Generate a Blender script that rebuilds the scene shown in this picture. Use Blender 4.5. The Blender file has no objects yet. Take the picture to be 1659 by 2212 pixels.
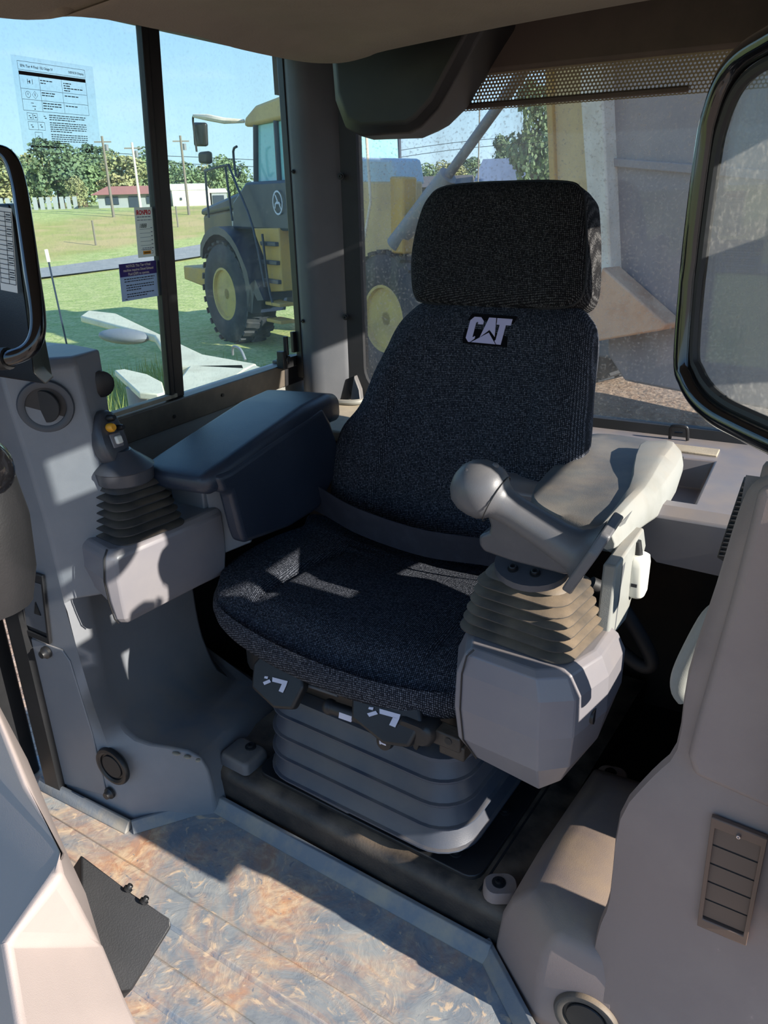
import bpy, bmesh, math, random
from math import sin, cos, pi, radians, sqrt
from mathutils import Vector, Matrix, noise
random.seed(7)
S = bpy.context.scene
COL = S.collection

# ------------------------------------------------------------------ camera
PITCH, ROLL, YAW = radians(22.5), radians(1.5), radians(29.5)
cam_d = bpy.data.cameras.new('camera'); cam = bpy.data.objects.new('camera', cam_d); COL.objects.link(cam)
fw = Vector((-sin(YAW)*cos(PITCH), cos(YAW)*cos(PITCH), -sin(PITCH)))
r0 = Vector((cos(YAW), sin(YAW), 0)); u0 = r0.cross(fw)
rr = r0*cos(ROLL) - u0*sin(ROLL); uu = u0*cos(ROLL) + r0*sin(ROLL)
cam.matrix_world = Matrix(((rr.x, uu.x, -fw.x, 0.0), (rr.y, uu.y, -fw.y, 0.0), (rr.z, uu.z, -fw.z, 1.3), (0, 0, 0, 1)))
cam_d.sensor_fit = 'VERTICAL'; cam_d.sensor_height = 36.0
cam_d.lens = 36.0*1660/2212
cam_d.clip_start = 0.02; cam_d.clip_end = 2000
S.camera = cam

# ------------------------------------------------------------------ sky, sun, exposure
SUN_DIR = Vector((1.0, -0.05, 0.42)).normalized()      # towards the sun
w = bpy.data.worlds.new('sky'); S.world = w; w.use_nodes = True
nt = w.node_tree; nt.nodes.clear()
tc = nt.nodes.new('ShaderNodeTexCoord'); sx = nt.nodes.new('ShaderNodeSeparateXYZ')
cr = nt.nodes.new('ShaderNodeValToRGB'); bg = nt.nodes.new('ShaderNodeBackground'); wo = nt.nodes.new('ShaderNodeOutputWorld')
e = cr.color_ramp.elements
e[0].position = 0.0; e[0].color = (0.66, 0.84, 0.95, 1)
e[1].position = 1.0; e[1].color = (0.08, 0.22, 0.62, 1)
for p, c in ((0.08, (0.55, 0.79, 0.96)), (0.28, (0.28, 0.55, 0.95))):
    q = e.new(p); q.color = (*c, 1)
nz = nt.nodes.new('ShaderNodeTexNoise'); nz.inputs['Scale'].default_value = 5.0; nz.inputs['Detail'].default_value = 6
mp = nt.nodes.new('ShaderNodeMapping'); mp.inputs['Scale'].default_value = (1, 1, 5)
cr2 = nt.nodes.new('ShaderNodeValToRGB'); cr2.color_ramp.elements[0].position = 0.56; cr2.color_ramp.elements[1].position = 0.85
cr2.color_ramp.elements[1].color = (0.35, 0.35, 0.35, 1)
mx = nt.nodes.new('ShaderNodeMixRGB'); mx.inputs[2].default_value = (0.9, 0.95, 1, 1)
L = nt.links.new
L(tc.outputs['Generated'], sx.inputs[0]); L(sx.outputs['Z'], cr.inputs[0]); L(tc.outputs['Generated'], mp.inputs[0]); L(mp.outputs[0], nz.inputs[0])
L(nz.outputs[0], cr2.inputs[0]); L(cr2.outputs[0], mx.inputs[0]); L(cr.outputs[0], mx.inputs[1]); L(mx.outputs[0], bg.inputs[0]); L(bg.outputs[0], wo.inputs[0])
bg.inputs[1].default_value = 0.80
sd = bpy.data.lights.new('sun', 'SUN'); sd.energy = 6.0; sd.angle = radians(0.6); sd.color = (1.0, 0.93, 0.83)
so = bpy.data.objects.new('sun', sd); COL.objects.link(so); so.rotation_euler = SUN_DIR.to_track_quat('Z', 'Y').to_euler(); so.location = (6, 3, 6)
S.view_settings.view_transform = 'Standard'; S.view_settings.look = 'None'; S.view_settings.gamma = 1.0
S.view_settings.use_curve_mapping = False; S.view_settings.exposure = 0.85

# ------------------------------------------------------------------ materials
def lin(r, g, b):
    f = lambda c: (c/255/12.92) if c/255 <= 0.04045 else ((c/255+0.055)/1.055)**2.4
    return (f(r), f(g), f(b), 1)

def mat(name, c, rough=0.5, metal=0.0, c2=None, scale=8.0, lo=0.45, hi=0.7, bump=0.0, bscale=60.0, dust=None, dust_amt=0.0, spec=0.5, detail=5.0, coat=0.0):
    m = bpy.data.materials.new(name); m.use_nodes = True
    n = m.node_tree; b = n.nodes['Principled BSDF']; lk = n.links.new
    b.inputs['Roughness'].default_value = rough; b.inputs['Metallic'].default_value = metal
    b.inputs['Specular IOR Level'].default_value = spec; b.inputs['Coat Weight'].default_value = coat
    b.inputs['Base Color'].default_value = c
    t = n.nodes.new('ShaderNodeTexCoord'); out = None
    if c2:
        nz = n.nodes.new('ShaderNodeTexNoise'); nz.inputs['Scale'].default_value = scale; nz.inputs['Detail'].default_value = detail; nz.inputs['Roughness'].default_value = 0.62
        lk(t.outputs['Object'], nz.inputs[0])
        r = n.nodes.new('ShaderNodeMapRange'); r.inputs[1].default_value = lo; r.inputs[2].default_value = hi; lk(nz.outputs[0], r.inputs[0])
        mxx = n.nodes.new('ShaderNodeMixRGB'); mxx.inputs[1].default_value = c; mxx.inputs[2].default_value = c2
        lk(r.outputs[0], mxx.inputs[0]); out = mxx.outputs[0]
    if dust:
        g = n.nodes.new('ShaderNodeNewGeometry'); s = n.nodes.new('ShaderNodeSeparateXYZ'); lk(g.outputs['Normal'], s.inputs[0])
        r = n.nodes.new('ShaderNodeMapRange'); r.inputs[1].default_value = 0.15; r.inputs[2].default_value = 0.95; r.inputs[4].default_value = dust_amt; lk(s.outputs['Z'], r.inputs[0])
        nz2 = n.nodes.new('ShaderNodeTexNoise'); nz2.inputs['Scale'].default_value = 14; nz2.inputs['Detail'].default_value = 8; lk(t.outputs['Object'], nz2.inputs[0])
        r2 = n.nodes.new('ShaderNodeMapRange'); r2.inputs[1].default_value = 0.3; r2.inputs[2].default_value = 0.65; lk(nz2.outputs[0], r2.inputs[0])
        mu = n.nodes.new('ShaderNodeMath'); mu.operation = 'MULTIPLY'; lk(r.outputs[0], mu.inputs[0]); lk(r2.outputs[0], mu.inputs[1])
        md = n.nodes.new('ShaderNodeMixRGB'); md.inputs[2].default_value = dust; lk(mu.outputs[0], md.inputs[0])
        if out: lk(out, md.inputs[1])
        else: md.inputs[1].default_value = c
        out = md.outputs[0]
    if out: lk(out, b.inputs['Base Color'])
    if bump:
        nb = n.nodes.new('ShaderNodeTexNoise'); nb.inputs['Scale'].default_value = bscale; nb.inputs['Detail'].default_value = 3; lk(t.outputs['Object'], nb.inputs[0])
        bp = n.nodes.new('ShaderNodeBump'); bp.inputs['Strength'].default_value = bump; bp.inputs['Distance'].default_value = 0.002; lk(nb.outputs[0], bp.inputs['Height']); lk(bp.outputs[0], b.inputs['Normal'])
    return m

TAN = lin(172, 148, 118)
M = {}
M['grey'] = mat('grey_plastic', lin(112, 116, 122), 0.42, c2=lin(122, 124, 128), scale=5, bump=0.12, bscale=900, dust=TAN, dust_amt=0.30)
M['greyR'] = mat('grey_plastic_dusty_bounce', lin(132, 118, 113), 0.6, c2=lin(141, 127, 120), scale=4, bump=0.15, bscale=900, dust=TAN, dust_amt=0.5)  # pink tint paints in the bounce from the red ground; dust is real
M['greyD'] = mat('dark_grey_plastic', lin(80, 83, 88), 0.5, c2=lin(88, 90, 94), scale=6, bump=0.12, bscale=700, dust=TAN, dust_amt=0.35)
M['silver'] = mat('silver_grey_plastic', lin(116, 114, 119), 0.34, c2=lin(124, 121, 123), scale=5, bump=0.05, bscale=800, dust=TAN, dust_amt=0.25)
M['pale'] = mat('pale_grey_plastic', lin(140, 142, 138), 0.55, c2=lin(128, 129, 123), scale=8, bump=0.15, bscale=700, dust=TAN, dust_amt=0.25)
M['arm'] = mat('armrest_vinyl', lin(84, 87, 90), 0.55, c2=lin(112, 111, 106), scale=9, lo=0.4, hi=0.75, bump=0.2, bscale=500, dust=TAN, dust_amt=0.15)
M['vinyl'] = mat('blue_black_vinyl', lin(36, 44, 58), 0.36, c2=lin(44, 52, 66), scale=6, bump=0.25, bscale=600, dust=TAN, dust_amt=0.05)
M['black'] = mat('black_plastic', lin(26, 27, 29), 0.45, c2=lin(36, 36, 38), scale=8, bump=0.1, bscale=500)
M['blackdust'] = mat('black_steel_dusty', lin(30, 30, 31), 0.5, c2=lin(74, 66, 58), scale=7, lo=0.45, hi=0.8, bump=0.25, bscale=200, dust=lin(120, 104, 86), dust_amt=0.75)
M['gloss'] = mat('gloss_black_paint', lin(18, 18, 20), 0.14, coat=0.6)
M['rubber'] = mat('black_rubber', lin(30, 31, 33), 0.6, c2=lin(40, 40, 42), scale=10)
M['boot'] = mat('boot_rubber', lin(62, 60, 58), 0.62, c2=lin(84, 78, 70), scale=10, bump=0.1, bscale=400, dust=TAN, dust_amt=0.45)
M['bootL'] = mat('boot_rubber_dark', lin(46, 48, 52), 0.55, c2=lin(58, 58, 58), scale=10, bump=0.1, bscale=400, dust=TAN, dust_amt=0.3)
M['bellow'] = mat('suspension_rubber', lin(58, 65, 78), 0.45, c2=lin(66, 72, 84), scale=5, bump=0.1, bscale=400, dust=lin(120, 110, 98), dust_amt=0.5)
M['grip'] = mat('joystick_grip', lin(88, 89, 93), 0.42, c2=lin(96, 95, 96), scale=14, bump=0.1, bscale=900)
M['gripL'] = mat('joystick_grip_dark', lin(66, 68, 74), 0.36, c2=lin(76, 76, 80), scale=14, bump=0.1, bscale=900)
M['head'] = mat('headliner_fabric', lin(134, 126, 116), 0.9, c2=lin(126, 118, 108), scale=5, bump=0.3, bscale=300, spec=0.1)
M['brown'] = mat('brown_trim', lin(86, 74, 66), 0.7, c2=lin(70, 60, 54), scale=5)
M['tan'] = mat('tan_ledge', lin(158, 146, 126), 0.7, c2=lin(176, 162, 138), scale=9, bump=0.2, bscale=300)
M['chrome'] = mat('bright_steel', lin(200, 200, 205), 0.25, metal=1.0)
M['white'] = mat('white_plastic', lin(225, 225, 215), 0.5)
M['lilac'] = mat('lilac_thread', lin(188, 182, 214), 0.8)
M['lilacw'] = mat('white_print', lin(205, 205, 220), 0.6)
M['yellowb'] = mat('yellow_button', lin(225, 160, 40), 0.4)
M['paper'] = mat('white_paper', lin(222, 222, 215), 0.7)
M['ltblue'] = mat('pale_blue_paper', lin(178, 190, 208), 0.7)
M['purple'] = mat('purple_print', lin(72, 64, 112), 0.7)
M['red'] = mat('red_print', lin(190, 36, 44), 0.6)
M['ink'] = mat('black_ink', lin(28, 30, 38), 0.7)
M['inkg'] = mat('grey_ink', lin(110, 116, 130), 0.7)
M['strap'] = mat('belt_webbing', lin(42, 44, 56), 0.7, c2=lin(52, 54, 66), scale=30, bump=0.3, bscale=500)
M['alu'] = mat('track_aluminium', lin(112, 104, 94), 0.45, metal=0.4, c2=lin(130, 120, 106), scale=12)
M['screen'] = mat('dark_glass', lin(20, 28, 40), 0.12)
# outside
M['tyre'] = mat('tyre_rubber', lin(40, 43, 50), 0.8, c2=lin(66, 64, 64), scale=3)
M['yel'] = mat('machine_yellow', lin(196, 150, 66), 0.5, c2=lin(176, 140, 84), scale=1.5)
M['yelhub'] = mat('hub_yellow', lin(206, 172, 96), 0.6, c2=lin(180, 150, 96), scale=2)
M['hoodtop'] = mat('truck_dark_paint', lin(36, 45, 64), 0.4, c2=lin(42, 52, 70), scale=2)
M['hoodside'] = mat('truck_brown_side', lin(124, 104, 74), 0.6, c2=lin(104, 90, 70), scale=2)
M['truckglass'] = mat('truck_glass', lin(150, 205, 205), 0.1)
M['dusty'] = mat('dusty_steel', lin(228, 214, 194), 0.8, c2=lin(206, 190, 168), scale=2.5)
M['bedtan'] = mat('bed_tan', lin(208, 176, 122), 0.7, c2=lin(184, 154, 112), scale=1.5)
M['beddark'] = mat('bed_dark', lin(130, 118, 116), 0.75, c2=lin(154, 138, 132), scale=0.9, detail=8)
M['rust'] = mat('rusty_steel', lin(214, 168, 132), 0.8, c2=lin(190, 134, 96), scale=3)
M['greyst'] = mat('grey_strut', lin(120, 122, 126), 0.5)
M['leaf1'] = mat('leaf_dark', lin(94, 114, 82), 0.8, c2=lin(122, 138, 98), scale=0.6)
M['leaf2'] = mat('leaf_olive', lin(146, 148, 102), 0.8, c2=lin(168, 156, 112), scale=0.6)
M['leaf3'] = mat('leaf_mid', lin(118, 138, 96), 0.8, c2=lin(142, 156, 110), scale=0.6)
M['bark'] = mat('bark', lin(84, 72, 60), 0.9)
M['wood'] = mat('pole_wood', lin(120, 112, 102), 0.9)
M['roofred'] = mat('roof_red', lin(170, 112, 98), 0.7)
M['housew'] = mat('house_wall', lin(150, 154, 156), 0.8)
M['barn'] = mat('barn_white', lin(232, 224, 200), 0.7)
M['housep'] = mat('house_pale', lin(176, 196, 206), 0.8)
M['roofblue'] = mat('roof_slate', lin(108, 120, 140), 0.7)
M['window'] = mat('house_window', lin(52, 62, 74), 0.2)
M['grassb'] = mat('grass_blade', lin(150, 160, 74), 0.8, c2=lin(186, 182, 104), scale=2)
M['beige'] = mat('beige_paint', lin(214, 206, 180), 0.6, c2=lin(196, 186, 160), scale=3)

def paper(name, c):
    m = bpy.data.materials.new(name); m.use_nodes = True; n = m.node_tree; n.nodes.clear()
    o = n.nodes.new('ShaderNodeOutputMaterial'); a = n.nodes.new('ShaderNodeBsdfDiffuse'); b = n.nodes.new('ShaderNodeBsdfTranslucent'); x = n.nodes.new('ShaderNodeMixShader')
    a.inputs[0].default_value = c; b.inputs[0].default_value = c; x.inputs[0].default_value = 0.5
    n.links.new(a.outputs[0], x.inputs[1]); n.links.new(b.outputs[0], x.inputs[2]); n.links.new(x.outputs[0], o.inputs[0]); return m
M['sheet'] = paper('sticker_paper', lin(236, 236, 230)); M['sheetb'] = paper('sticker_paper_blue', lin(196, 208, 226)); M['purplet'] = paper('purple_print_thin', lin(92, 80, 140)); M['redt'] = paper('red_print_thin', lin(206, 40, 50))
def fabric(name, base, fleck):
    m = bpy.data.materials.new(name); m.use_nodes = True; n = m.node_tree; lk = n.links.new
    b = n.nodes['Principled BSDF']; b.inputs['Roughness'].default_value = 0.95; b.inputs['Specular IOR Level'].default_value = 0.15
    t = n.nodes.new('ShaderNodeTexCoord'); s = n.nodes.new('ShaderNodeSeparateXYZ'); lk(t.outputs['Object'], s.inputs[0])
    def mth(op, a, bb):
        k = n.nodes.new('ShaderNodeMath'); k.operation = op
        for i, v in enumerate((a, bb)):
            if isinstance(v, (int, float)): k.inputs[i].default_value = v
            elif v is not None: lk(v, k.inputs[i])
        return k.outputs[0]
    yz = mth('ADD', s.outputs['Y'], s.outputs['Z'])
    F = 2*pi/0.0085
    a = mth('SINE', mth('MULTIPLY', mth('ADD', s.outputs['X'], yz), F), None)
    c = mth('SINE', mth('MULTIPLY', mth('SUBTRACT', mth('MULTIPLY', s.outputs['X'], 1.6), yz), F*0.8), None)
    p = mth('MULTIPLY', a, c)
    nz = n.nodes.new('ShaderNodeTexNoise'); nz.inputs['Scale'].default_value = 260; nz.inputs['Detail'].default_value = 1; lk(t.outputs['Object'], nz.inputs[0])
    v = mth('ADD', p, mth('MULTIPLY', mth('SUBTRACT', nz.outputs[0], 0.5), 3.0))
    r = n.nodes.new('ShaderNodeMapRange'); r.inputs[1].default_value = 0.15; r.inputs[2].default_value = 0.95; lk(v, r.inputs[0])
    mx = n.nodes.new('ShaderNodeMixRGB'); mx.inputs[1].default_value = base; mx.inputs[2].default_value = fleck; lk(r.outputs[0], mx.inputs[0]); lk(mx.outputs[0], b.inputs['Base Color'])
    bp = n.nodes.new('ShaderNodeBump'); bp.inputs['Strength'].default_value = 0.5; bp.inputs['Distance'].default_value = 0.002; lk(v, bp.inputs['Height']); lk(bp.outputs[0], b.inputs['Normal'])
    return m
M['fabric'] = fabric('seat_fabric', lin(30, 34, 42), lin(112, 116, 126))
M['fabrich'] = fabric('headrest_fabric', lin(26, 26, 28), lin(98, 98, 98))

def glass_mat(name, tint, dust_col, dust_lo, dust_hi, scale=(1, 1, 1), nscale=3.0, base_dust=0.02, frit=None):
    """thin pane: transparent + fresnel gloss + a film of dust; frit = (z0, z1) printed dot band"""
    m = bpy.data.materials.new(name); m.use_nodes = True; n = m.node_tree; lk = n.links.new; n.nodes.clear()
    o = n.nodes.new('ShaderNodeOutputMaterial'); tr = n.nodes.new('ShaderNodeBsdfTransparent'); tr.inputs[0].default_value = tint
    gl = n.nodes.new('ShaderNodeBsdfGlossy'); gl.inputs['Roughness'].default_value = 0.02
    fr = n.nodes.new('ShaderNodeFresnel'); gb = n.nodes.new('ShaderNodeNewGeometry'); gi = n.nodes.new('ShaderNodeMapRange'); gi.inputs[3].default_value = 1.28; gi.inputs[4].default_value = 1/1.28; lk(gb.outputs['Backfacing'], gi.inputs[0]); lk(gi.outputs[0], fr.inputs[0])
    m1 = n.nodes.new('ShaderNodeMixShader'); lk(fr.outputs[0], m1.inputs[0]); lk(tr.outputs[0], m1.inputs[1]); lk(gl.outputs[0], m1.inputs[2])
    df = n.nodes.new('ShaderNodeBsdfDiffuse'); df.inputs[0].default_value = dust_col
    tl = n.nodes.new('ShaderNodeBsdfTranslucent'); tl.inputs[0].default_value = dust_col
    md = n.nodes.new('ShaderNodeMixShader'); md.inputs[0].default_value = 0.5; lk(df.outputs[0], md.inputs[1]); lk(tl.outputs[0], md.inputs[2])
    t = n.nodes.new('ShaderNodeTexCoord'); mp = n.nodes.new('ShaderNodeMapping'); mp.inputs['Scale'].default_value = scale; lk(t.outputs['Object'], mp.inputs[0])
    nz = n.nodes.new('ShaderNodeTexNoise'); nz.inputs['Scale'].default_value = nscale; nz.inputs['Detail'].default_value = 9; nz.inputs['Roughness'].default_value = 0.7; lk(mp.outputs[0], nz.inputs[0])
    r = n.nodes.new('ShaderNodeMapRange'); r.inputs[1].default_value = 0.35; r.inputs[2].default_value = 0.75; r.inputs[3].default_value = dust_lo; r.inputs[4].default_value = dust_hi; lk(nz.outputs[0], r.inputs[0])
    sp = n.nodes.new('ShaderNodeTexNoise'); sp.inputs['Scale'].default_value = 140; sp.inputs['Detail'].default_value = 2; lk(t.outputs['Object'], sp.inputs[0])
    r3 = n.nodes.new('ShaderNodeMapRange'); r3.inputs[1].default_value = 0.55; r3.inputs[2].default_value = 0.72; r3.inputs[4].default_value = dust_hi*0.8; lk(sp.outputs[0], r3.inputs[0])
    ad = n.nodes.new('ShaderNodeMath'); ad.operation = 'ADD'; ad.use_clamp = True; lk(r.outputs[0], ad.inputs[0]); lk(r3.outputs[0], ad.inputs[1])
    m2 = n.nodes.new('ShaderNodeMixShader'); lk(ad.outputs[0], m2.inputs[0]); lk(m1.outputs[0], m2.inputs[1]); lk(md.outputs[0], m2.inputs[2])
    fin = m2
    if frit:
        s = n.nodes.new('ShaderNodeSeparateXYZ'); lk(t.outputs['Object'], s.inputs[0])
        def mth(op, a, b=0.0):
            k = n.nodes.new('ShaderNodeMath'); k.operation = op
            for i, v in enumerate((a, b)):
                if isinstance(v, (int, float)): k.inputs[i].default_value = v
                else: lk(v, k.inputs[i])
            return k.outputs[0]
        P = 0.0085
        fx = mth('MULTIPLY', s.outputs['X'], 1/P); fz = mth('MULTIPLY', s.outputs['Z'], 1/(P*0.866))
        row = mth('FLOOR', fz); off = mth('MULTIPLY', mth('MODULO', row, 2.0), 0.5)
        cx = mth('SUBTRACT', mth('FRACT', mth('ADD', mth('ADD', fx, off), 400)), 0.5); cz = mth('SUBTRACT', mth('FRACT', fz), 0.5)
        rad = mth('SQRT', mth('ADD', mth('MULTIPLY', cx, cx), mth('MULTIPLY', cz, cz)))
        k = mth('DIVIDE', mth('SUBTRACT', s.outputs['Z'], frit[0]), frit[1]-frit[0])       # 0 at the lower edge
        hole = mth('SUBTRACT', 0.40, mth('MULTIPLY', k, 0.16))
        solid = mth('GREATER_THAN', rad, hole); band = mth('GREATER_THAN', s.outputs['Z'], frit[0])
        msk = mth('MULTIPLY', solid, band)
        fd = n.nodes.new('ShaderNodeBsdfDiffuse'); fd.inputs[0].default_value = lin(150, 138, 116)
        m3 = n.nodes.new('ShaderNodeMixShader'); lk(msk, m3.inputs[0]); lk(m2.outputs[0], m3.inputs[1]); lk(fd.outputs[0], m3.inputs[2]); fin = m3
    lk(fin.outputs[0], o.inputs[0]); return m
M['glass_side'] = glass_mat('side_glass', (0.86, 0.93, 0.92, 1), lin(215, 222, 215), 0.015, 0.09, (1, 1, 0.35), 5.0)
M['glass_rear'] = glass_mat('rear_glass', (0.90, 0.93, 0.94, 1), lin(206, 196, 180), 0.015, 0.30, (1, 1, 0.22), 7.0, frit=(1.478, 1.56))
M['glass_door'] = glass_mat('door_glass', (0.86, 0.90, 0.92, 1), lin(200, 196, 188), 0.03, 0.20, (1, 1, 0.3), 6.0)
M['film'] = glass_mat('clear_film', (0.93, 0.96, 0.98, 1), lin(225, 235, 245), 0.0, 0.05, (1, 1, 1), 3.0)

def floor_mat():
    m = bpy.data.materials.new('muddy_rubber_mat'); m.use_nodes = True; n = m.node_tree; lk = n.links.new
    b = n.nodes['Principled BSDF']; b.inputs['Roughness'].default_value = 0.6
    t = n.nodes.new('ShaderNodeTexCoord')
    def nz(sc, dist=0.0, det=6, rgh=0.6):
        k = n.nodes.new('ShaderNodeTexNoise'); k.inputs['Scale'].default_value = sc; k.inputs['Detail'].default_value = det; k.inputs['Distortion'].default_value = dist; k.inputs['Roughness'].default_value = rgh; lk(t.outputs['Object'], k.inputs[0]); return k.outputs[0]
    def rng(s, a, c): k = n.nodes.new('ShaderNodeMapRange'); k.inputs[1].default_value = a; k.inputs[2].default_value = c; lk(s, k.inputs[0]); return k.outputs[0]
    def mix(f, a, c):
        k = n.nodes.new('ShaderNodeMixRGB'); lk(f, k.inputs[0])
        for i, v in ((1, a), (2, c)):
            if isinstance(v, tuple): k.inputs[i].default_value = v
            else: lk(v, k.inputs[i])
        return k.outputs[0]
    base = mix(rng(nz(9, 1.2), 0.4, 0.65), lin(122, 129, 136), lin(154, 156, 154))
    mud = mix(rng(nz(30, 1.5), 0.4, 0.62), lin(186, 140, 108), lin(212, 182, 146))
    c = mix(rng(nz(3.2, 1.2, 9, 0.68), 0.44, 0.62), base, mud)
    swirl = nz(15, 3.2, 6)
    c = mix(rng(swirl, 0.58, 0.68), c, lin(204, 180, 152))
    c = mix(rng(nz(24, 3.0, 5), 0.62, 0.70), c, lin(116, 120, 128))
    lk(c, b.inputs['Base Color'])
    bp = n.nodes.new('ShaderNodeBump'); bp.inputs['Strength'].default_value = 0.35; bp.inputs['Distance'].default_value = 0.004; lk(swirl, bp.inputs['Height']); lk(bp.outputs[0], b.inputs['Normal'])
    return m
M['floor'] = floor_mat()

def ground_mat():
    m = bpy.data.materials.new('field_ground'); m.use_nodes = True; n = m.node_tree; lk = n.links.new
    b = n.nodes['Principled BSDF']; b.inputs['Roughness'].default_value = 0.95; b.inputs['Specular IOR Level'].default_value = 0.1
    t = n.nodes.new('ShaderNodeTexCoord'); s = n.nodes.new('ShaderNodeSeparateXYZ'); lk(t.outputs['Object'], s.inputs[0])
    def nz(sc, dist=0.0, det=6): k = n.nodes.new('ShaderNodeTexNoise'); k.inputs['Scale'].default_value = sc; k.inputs['Detail'].default_value = det; k.inputs['Distortion'].default_value = dist; lk(t.outputs['Object'], k.inputs[0]); return k.outputs[0]
    def rng(sv, a, c): k = n.nodes.new('ShaderNodeMapRange'); k.inputs[1].default_value = a; k.inputs[2].default_value = c; lk(sv, k.inputs[0]); return k.outputs[0]
    def mth(op, a, c):
        k = n.nodes.new('ShaderNodeMath'); k.operation = op
        for i, v in enumerate((a, c)):
            if isinstance(v, (int, float)): k.inputs[i].default_value = v
            else: lk(v, k.inputs[i])
        return k.outputs[0]
    def mix(f, a, c):
        k = n.nodes.new('ShaderNodeMixRGB'); lk(f, k.inputs[0])
        for i, v in ((1, a), (2, c)):
            if isinstance(v, tuple): k.inputs[i].default_value = v
            else: lk(v, k.inputs[i])
        return k.outputs[0]
    g = mix(rng(nz(2.2), 0.35, 0.65), lin(172, 180, 108), lin(206, 200, 138))
    g = mix(rng(nz(14), 0.45, 0.7), g, lin(146, 160, 94))
    band = mix(rng(nz(0.4), 0.4, 0.6), lin(196, 172, 122), lin(170, 166, 100))       # dry strip beyond the road
    xx = mth('ADD', s.outputs['X'], mth('MULTIPLY', nz(0.3), 4.0))
    f1 = mth('MULTIPLY', rng(xx, -29.5, -31.0), rng(xx, -46.0, -42.0))
    g = mix(f1, g, band)
    d = mix(rng(nz(9, 0.5, 10), 0.35, 0.65), lin(150, 124, 104), lin(188, 164, 142))
    d = mix(rng(nz(45, 0.0, 4), 0.5, 0.7), d, lin(112, 92, 78))
    # bare dirt around the machines, grass to the far left
    k = mth('ADD', mth('ADD', mth('MULTIPLY', s.outputs['X'], 0.9), mth('MULTIPLY', s.outputs['Y'], 0.0)), mth('MULTIPLY', nz(0.8, 0.5), 3.0))
    far = rng(s.outputs['Y'], 26.0, 30.0)
    f = mth('MULTIPLY', rng(k, -4.4, -3.2), mth('SUBTRACT', 1.0, far))
    c = mix(f, g, d); lk(c, b.inputs['Base Color'])
    bp = n.nodes.new('ShaderNodeBump'); bp.inputs['Strength'].default_value = 0.6; bp.inputs['Distance'].default_value = 0.05; lk(nz(12, 0.3, 8), bp.inputs['Height']); lk(bp.outputs[0], b.inputs['Normal'])
    return m
M['ground'] = ground_mat()
M['road'] = mat('asphalt', lin(150, 146, 144), 0.9, c2=lin(168, 160, 154), scale=2)

# ------------------------------------------------------------------ builders
INV = {}
def thing(name, label, cat, loc=(0, 0, 0), rz=0.0, group=None):
    o = bpy.data.objects.new(name, None); COL.objects.link(o); o.empty_display_size = 0.05
    o.location = loc; o.rotation_euler = (0, 0, rz); o['label'] = label; o['category'] = cat
    if group: o['group'] = group
    INV[o.name] = (Matrix.Translation(Vector(loc)) @ Matrix.Rotation(rz, 4, 'Z')).inverted()
    return o
def tag(o, label, cat, group=None):
    o['label'] = label; o['category'] = cat
    if group: o['group'] = group
    return o
def struct(o, label=None):
    o['kind'] = 'structure'
    if label: o['label'] = label
    return o

def mk(name, vs, fs, m, parent=None, local=False, smooth=True, bev=0.0, seg=2, sub=0, angle=38, label=None, fix=True, solid=0.0):
    """verts in world space unless local; children of a thing are moved into its frame"""
    vs = [Vector(v) for v in vs]
    loc = None
    if parent is not None:
        root = parent.get('_root', parent.name)
        if not local:
            mi = INV[root]; vs = [mi @ v for v in vs]
    else:
        xs = [v.x for v in vs]; ys = [v.y for v in vs]; zs = [v.z for v in vs]
        loc = Vector(((min(xs)+max(xs))/2, (min(ys)+max(ys))/2, min(zs))); vs = [v-loc for v in vs]
    me = bpy.data.meshes.new(name); me.from_pydata([tuple(v) for v in vs], [], fs); me.update()
    if fix:
        bm = bmesh.new(); bm.from_mesh(me); bmesh.ops.remove_doubles(bm, verts=bm.verts, dist=1e-6); bmesh.ops.recalc_face_normals(bm, faces=bm.faces); bm.to_mesh(me); bm.free()
    o = bpy.data.objects.new(name, me); COL.objects.link(o)
    if m: me.materials.append(m)
    if loc is not None: o.location = loc
    if smooth:
        me.shade_smooth()
        if not sub: me.set_sharp_from_angle(angle=radians(angle))
    if solid:
        k = o.modifiers.new('s', 'SOLIDIFY'); k.thickness = solid; k.offset = 0
    if bev:
        k = o.modifiers.new('b', 'BEVEL'); k.width = bev; k.segments = seg; k.limit_method = 'ANGLE'; k.angle_limit = radians(28); k.harden_normals = False
    if sub:
        k = o.modifiers.new('u', 'SUBSURF'); k.levels = sub; k.render_levels = sub
    if parent is not None:
        o.parent = parent; o['_root'] = parent.get('_root', parent.name)
    if label: o['label'] = label
    return o

class MB:
    def __init__(s): s.v = []; s.f = []
    def add(s, vs, fs):
        k = len(s.v); s.v += [Vector(v) for v in vs]; s.f += [tuple(i+k for i in f) for f in fs]; return s
    def go(s, name, m, parent=None, **kw): return mk(name, s.v, s.f, m, parent, **kw)

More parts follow.
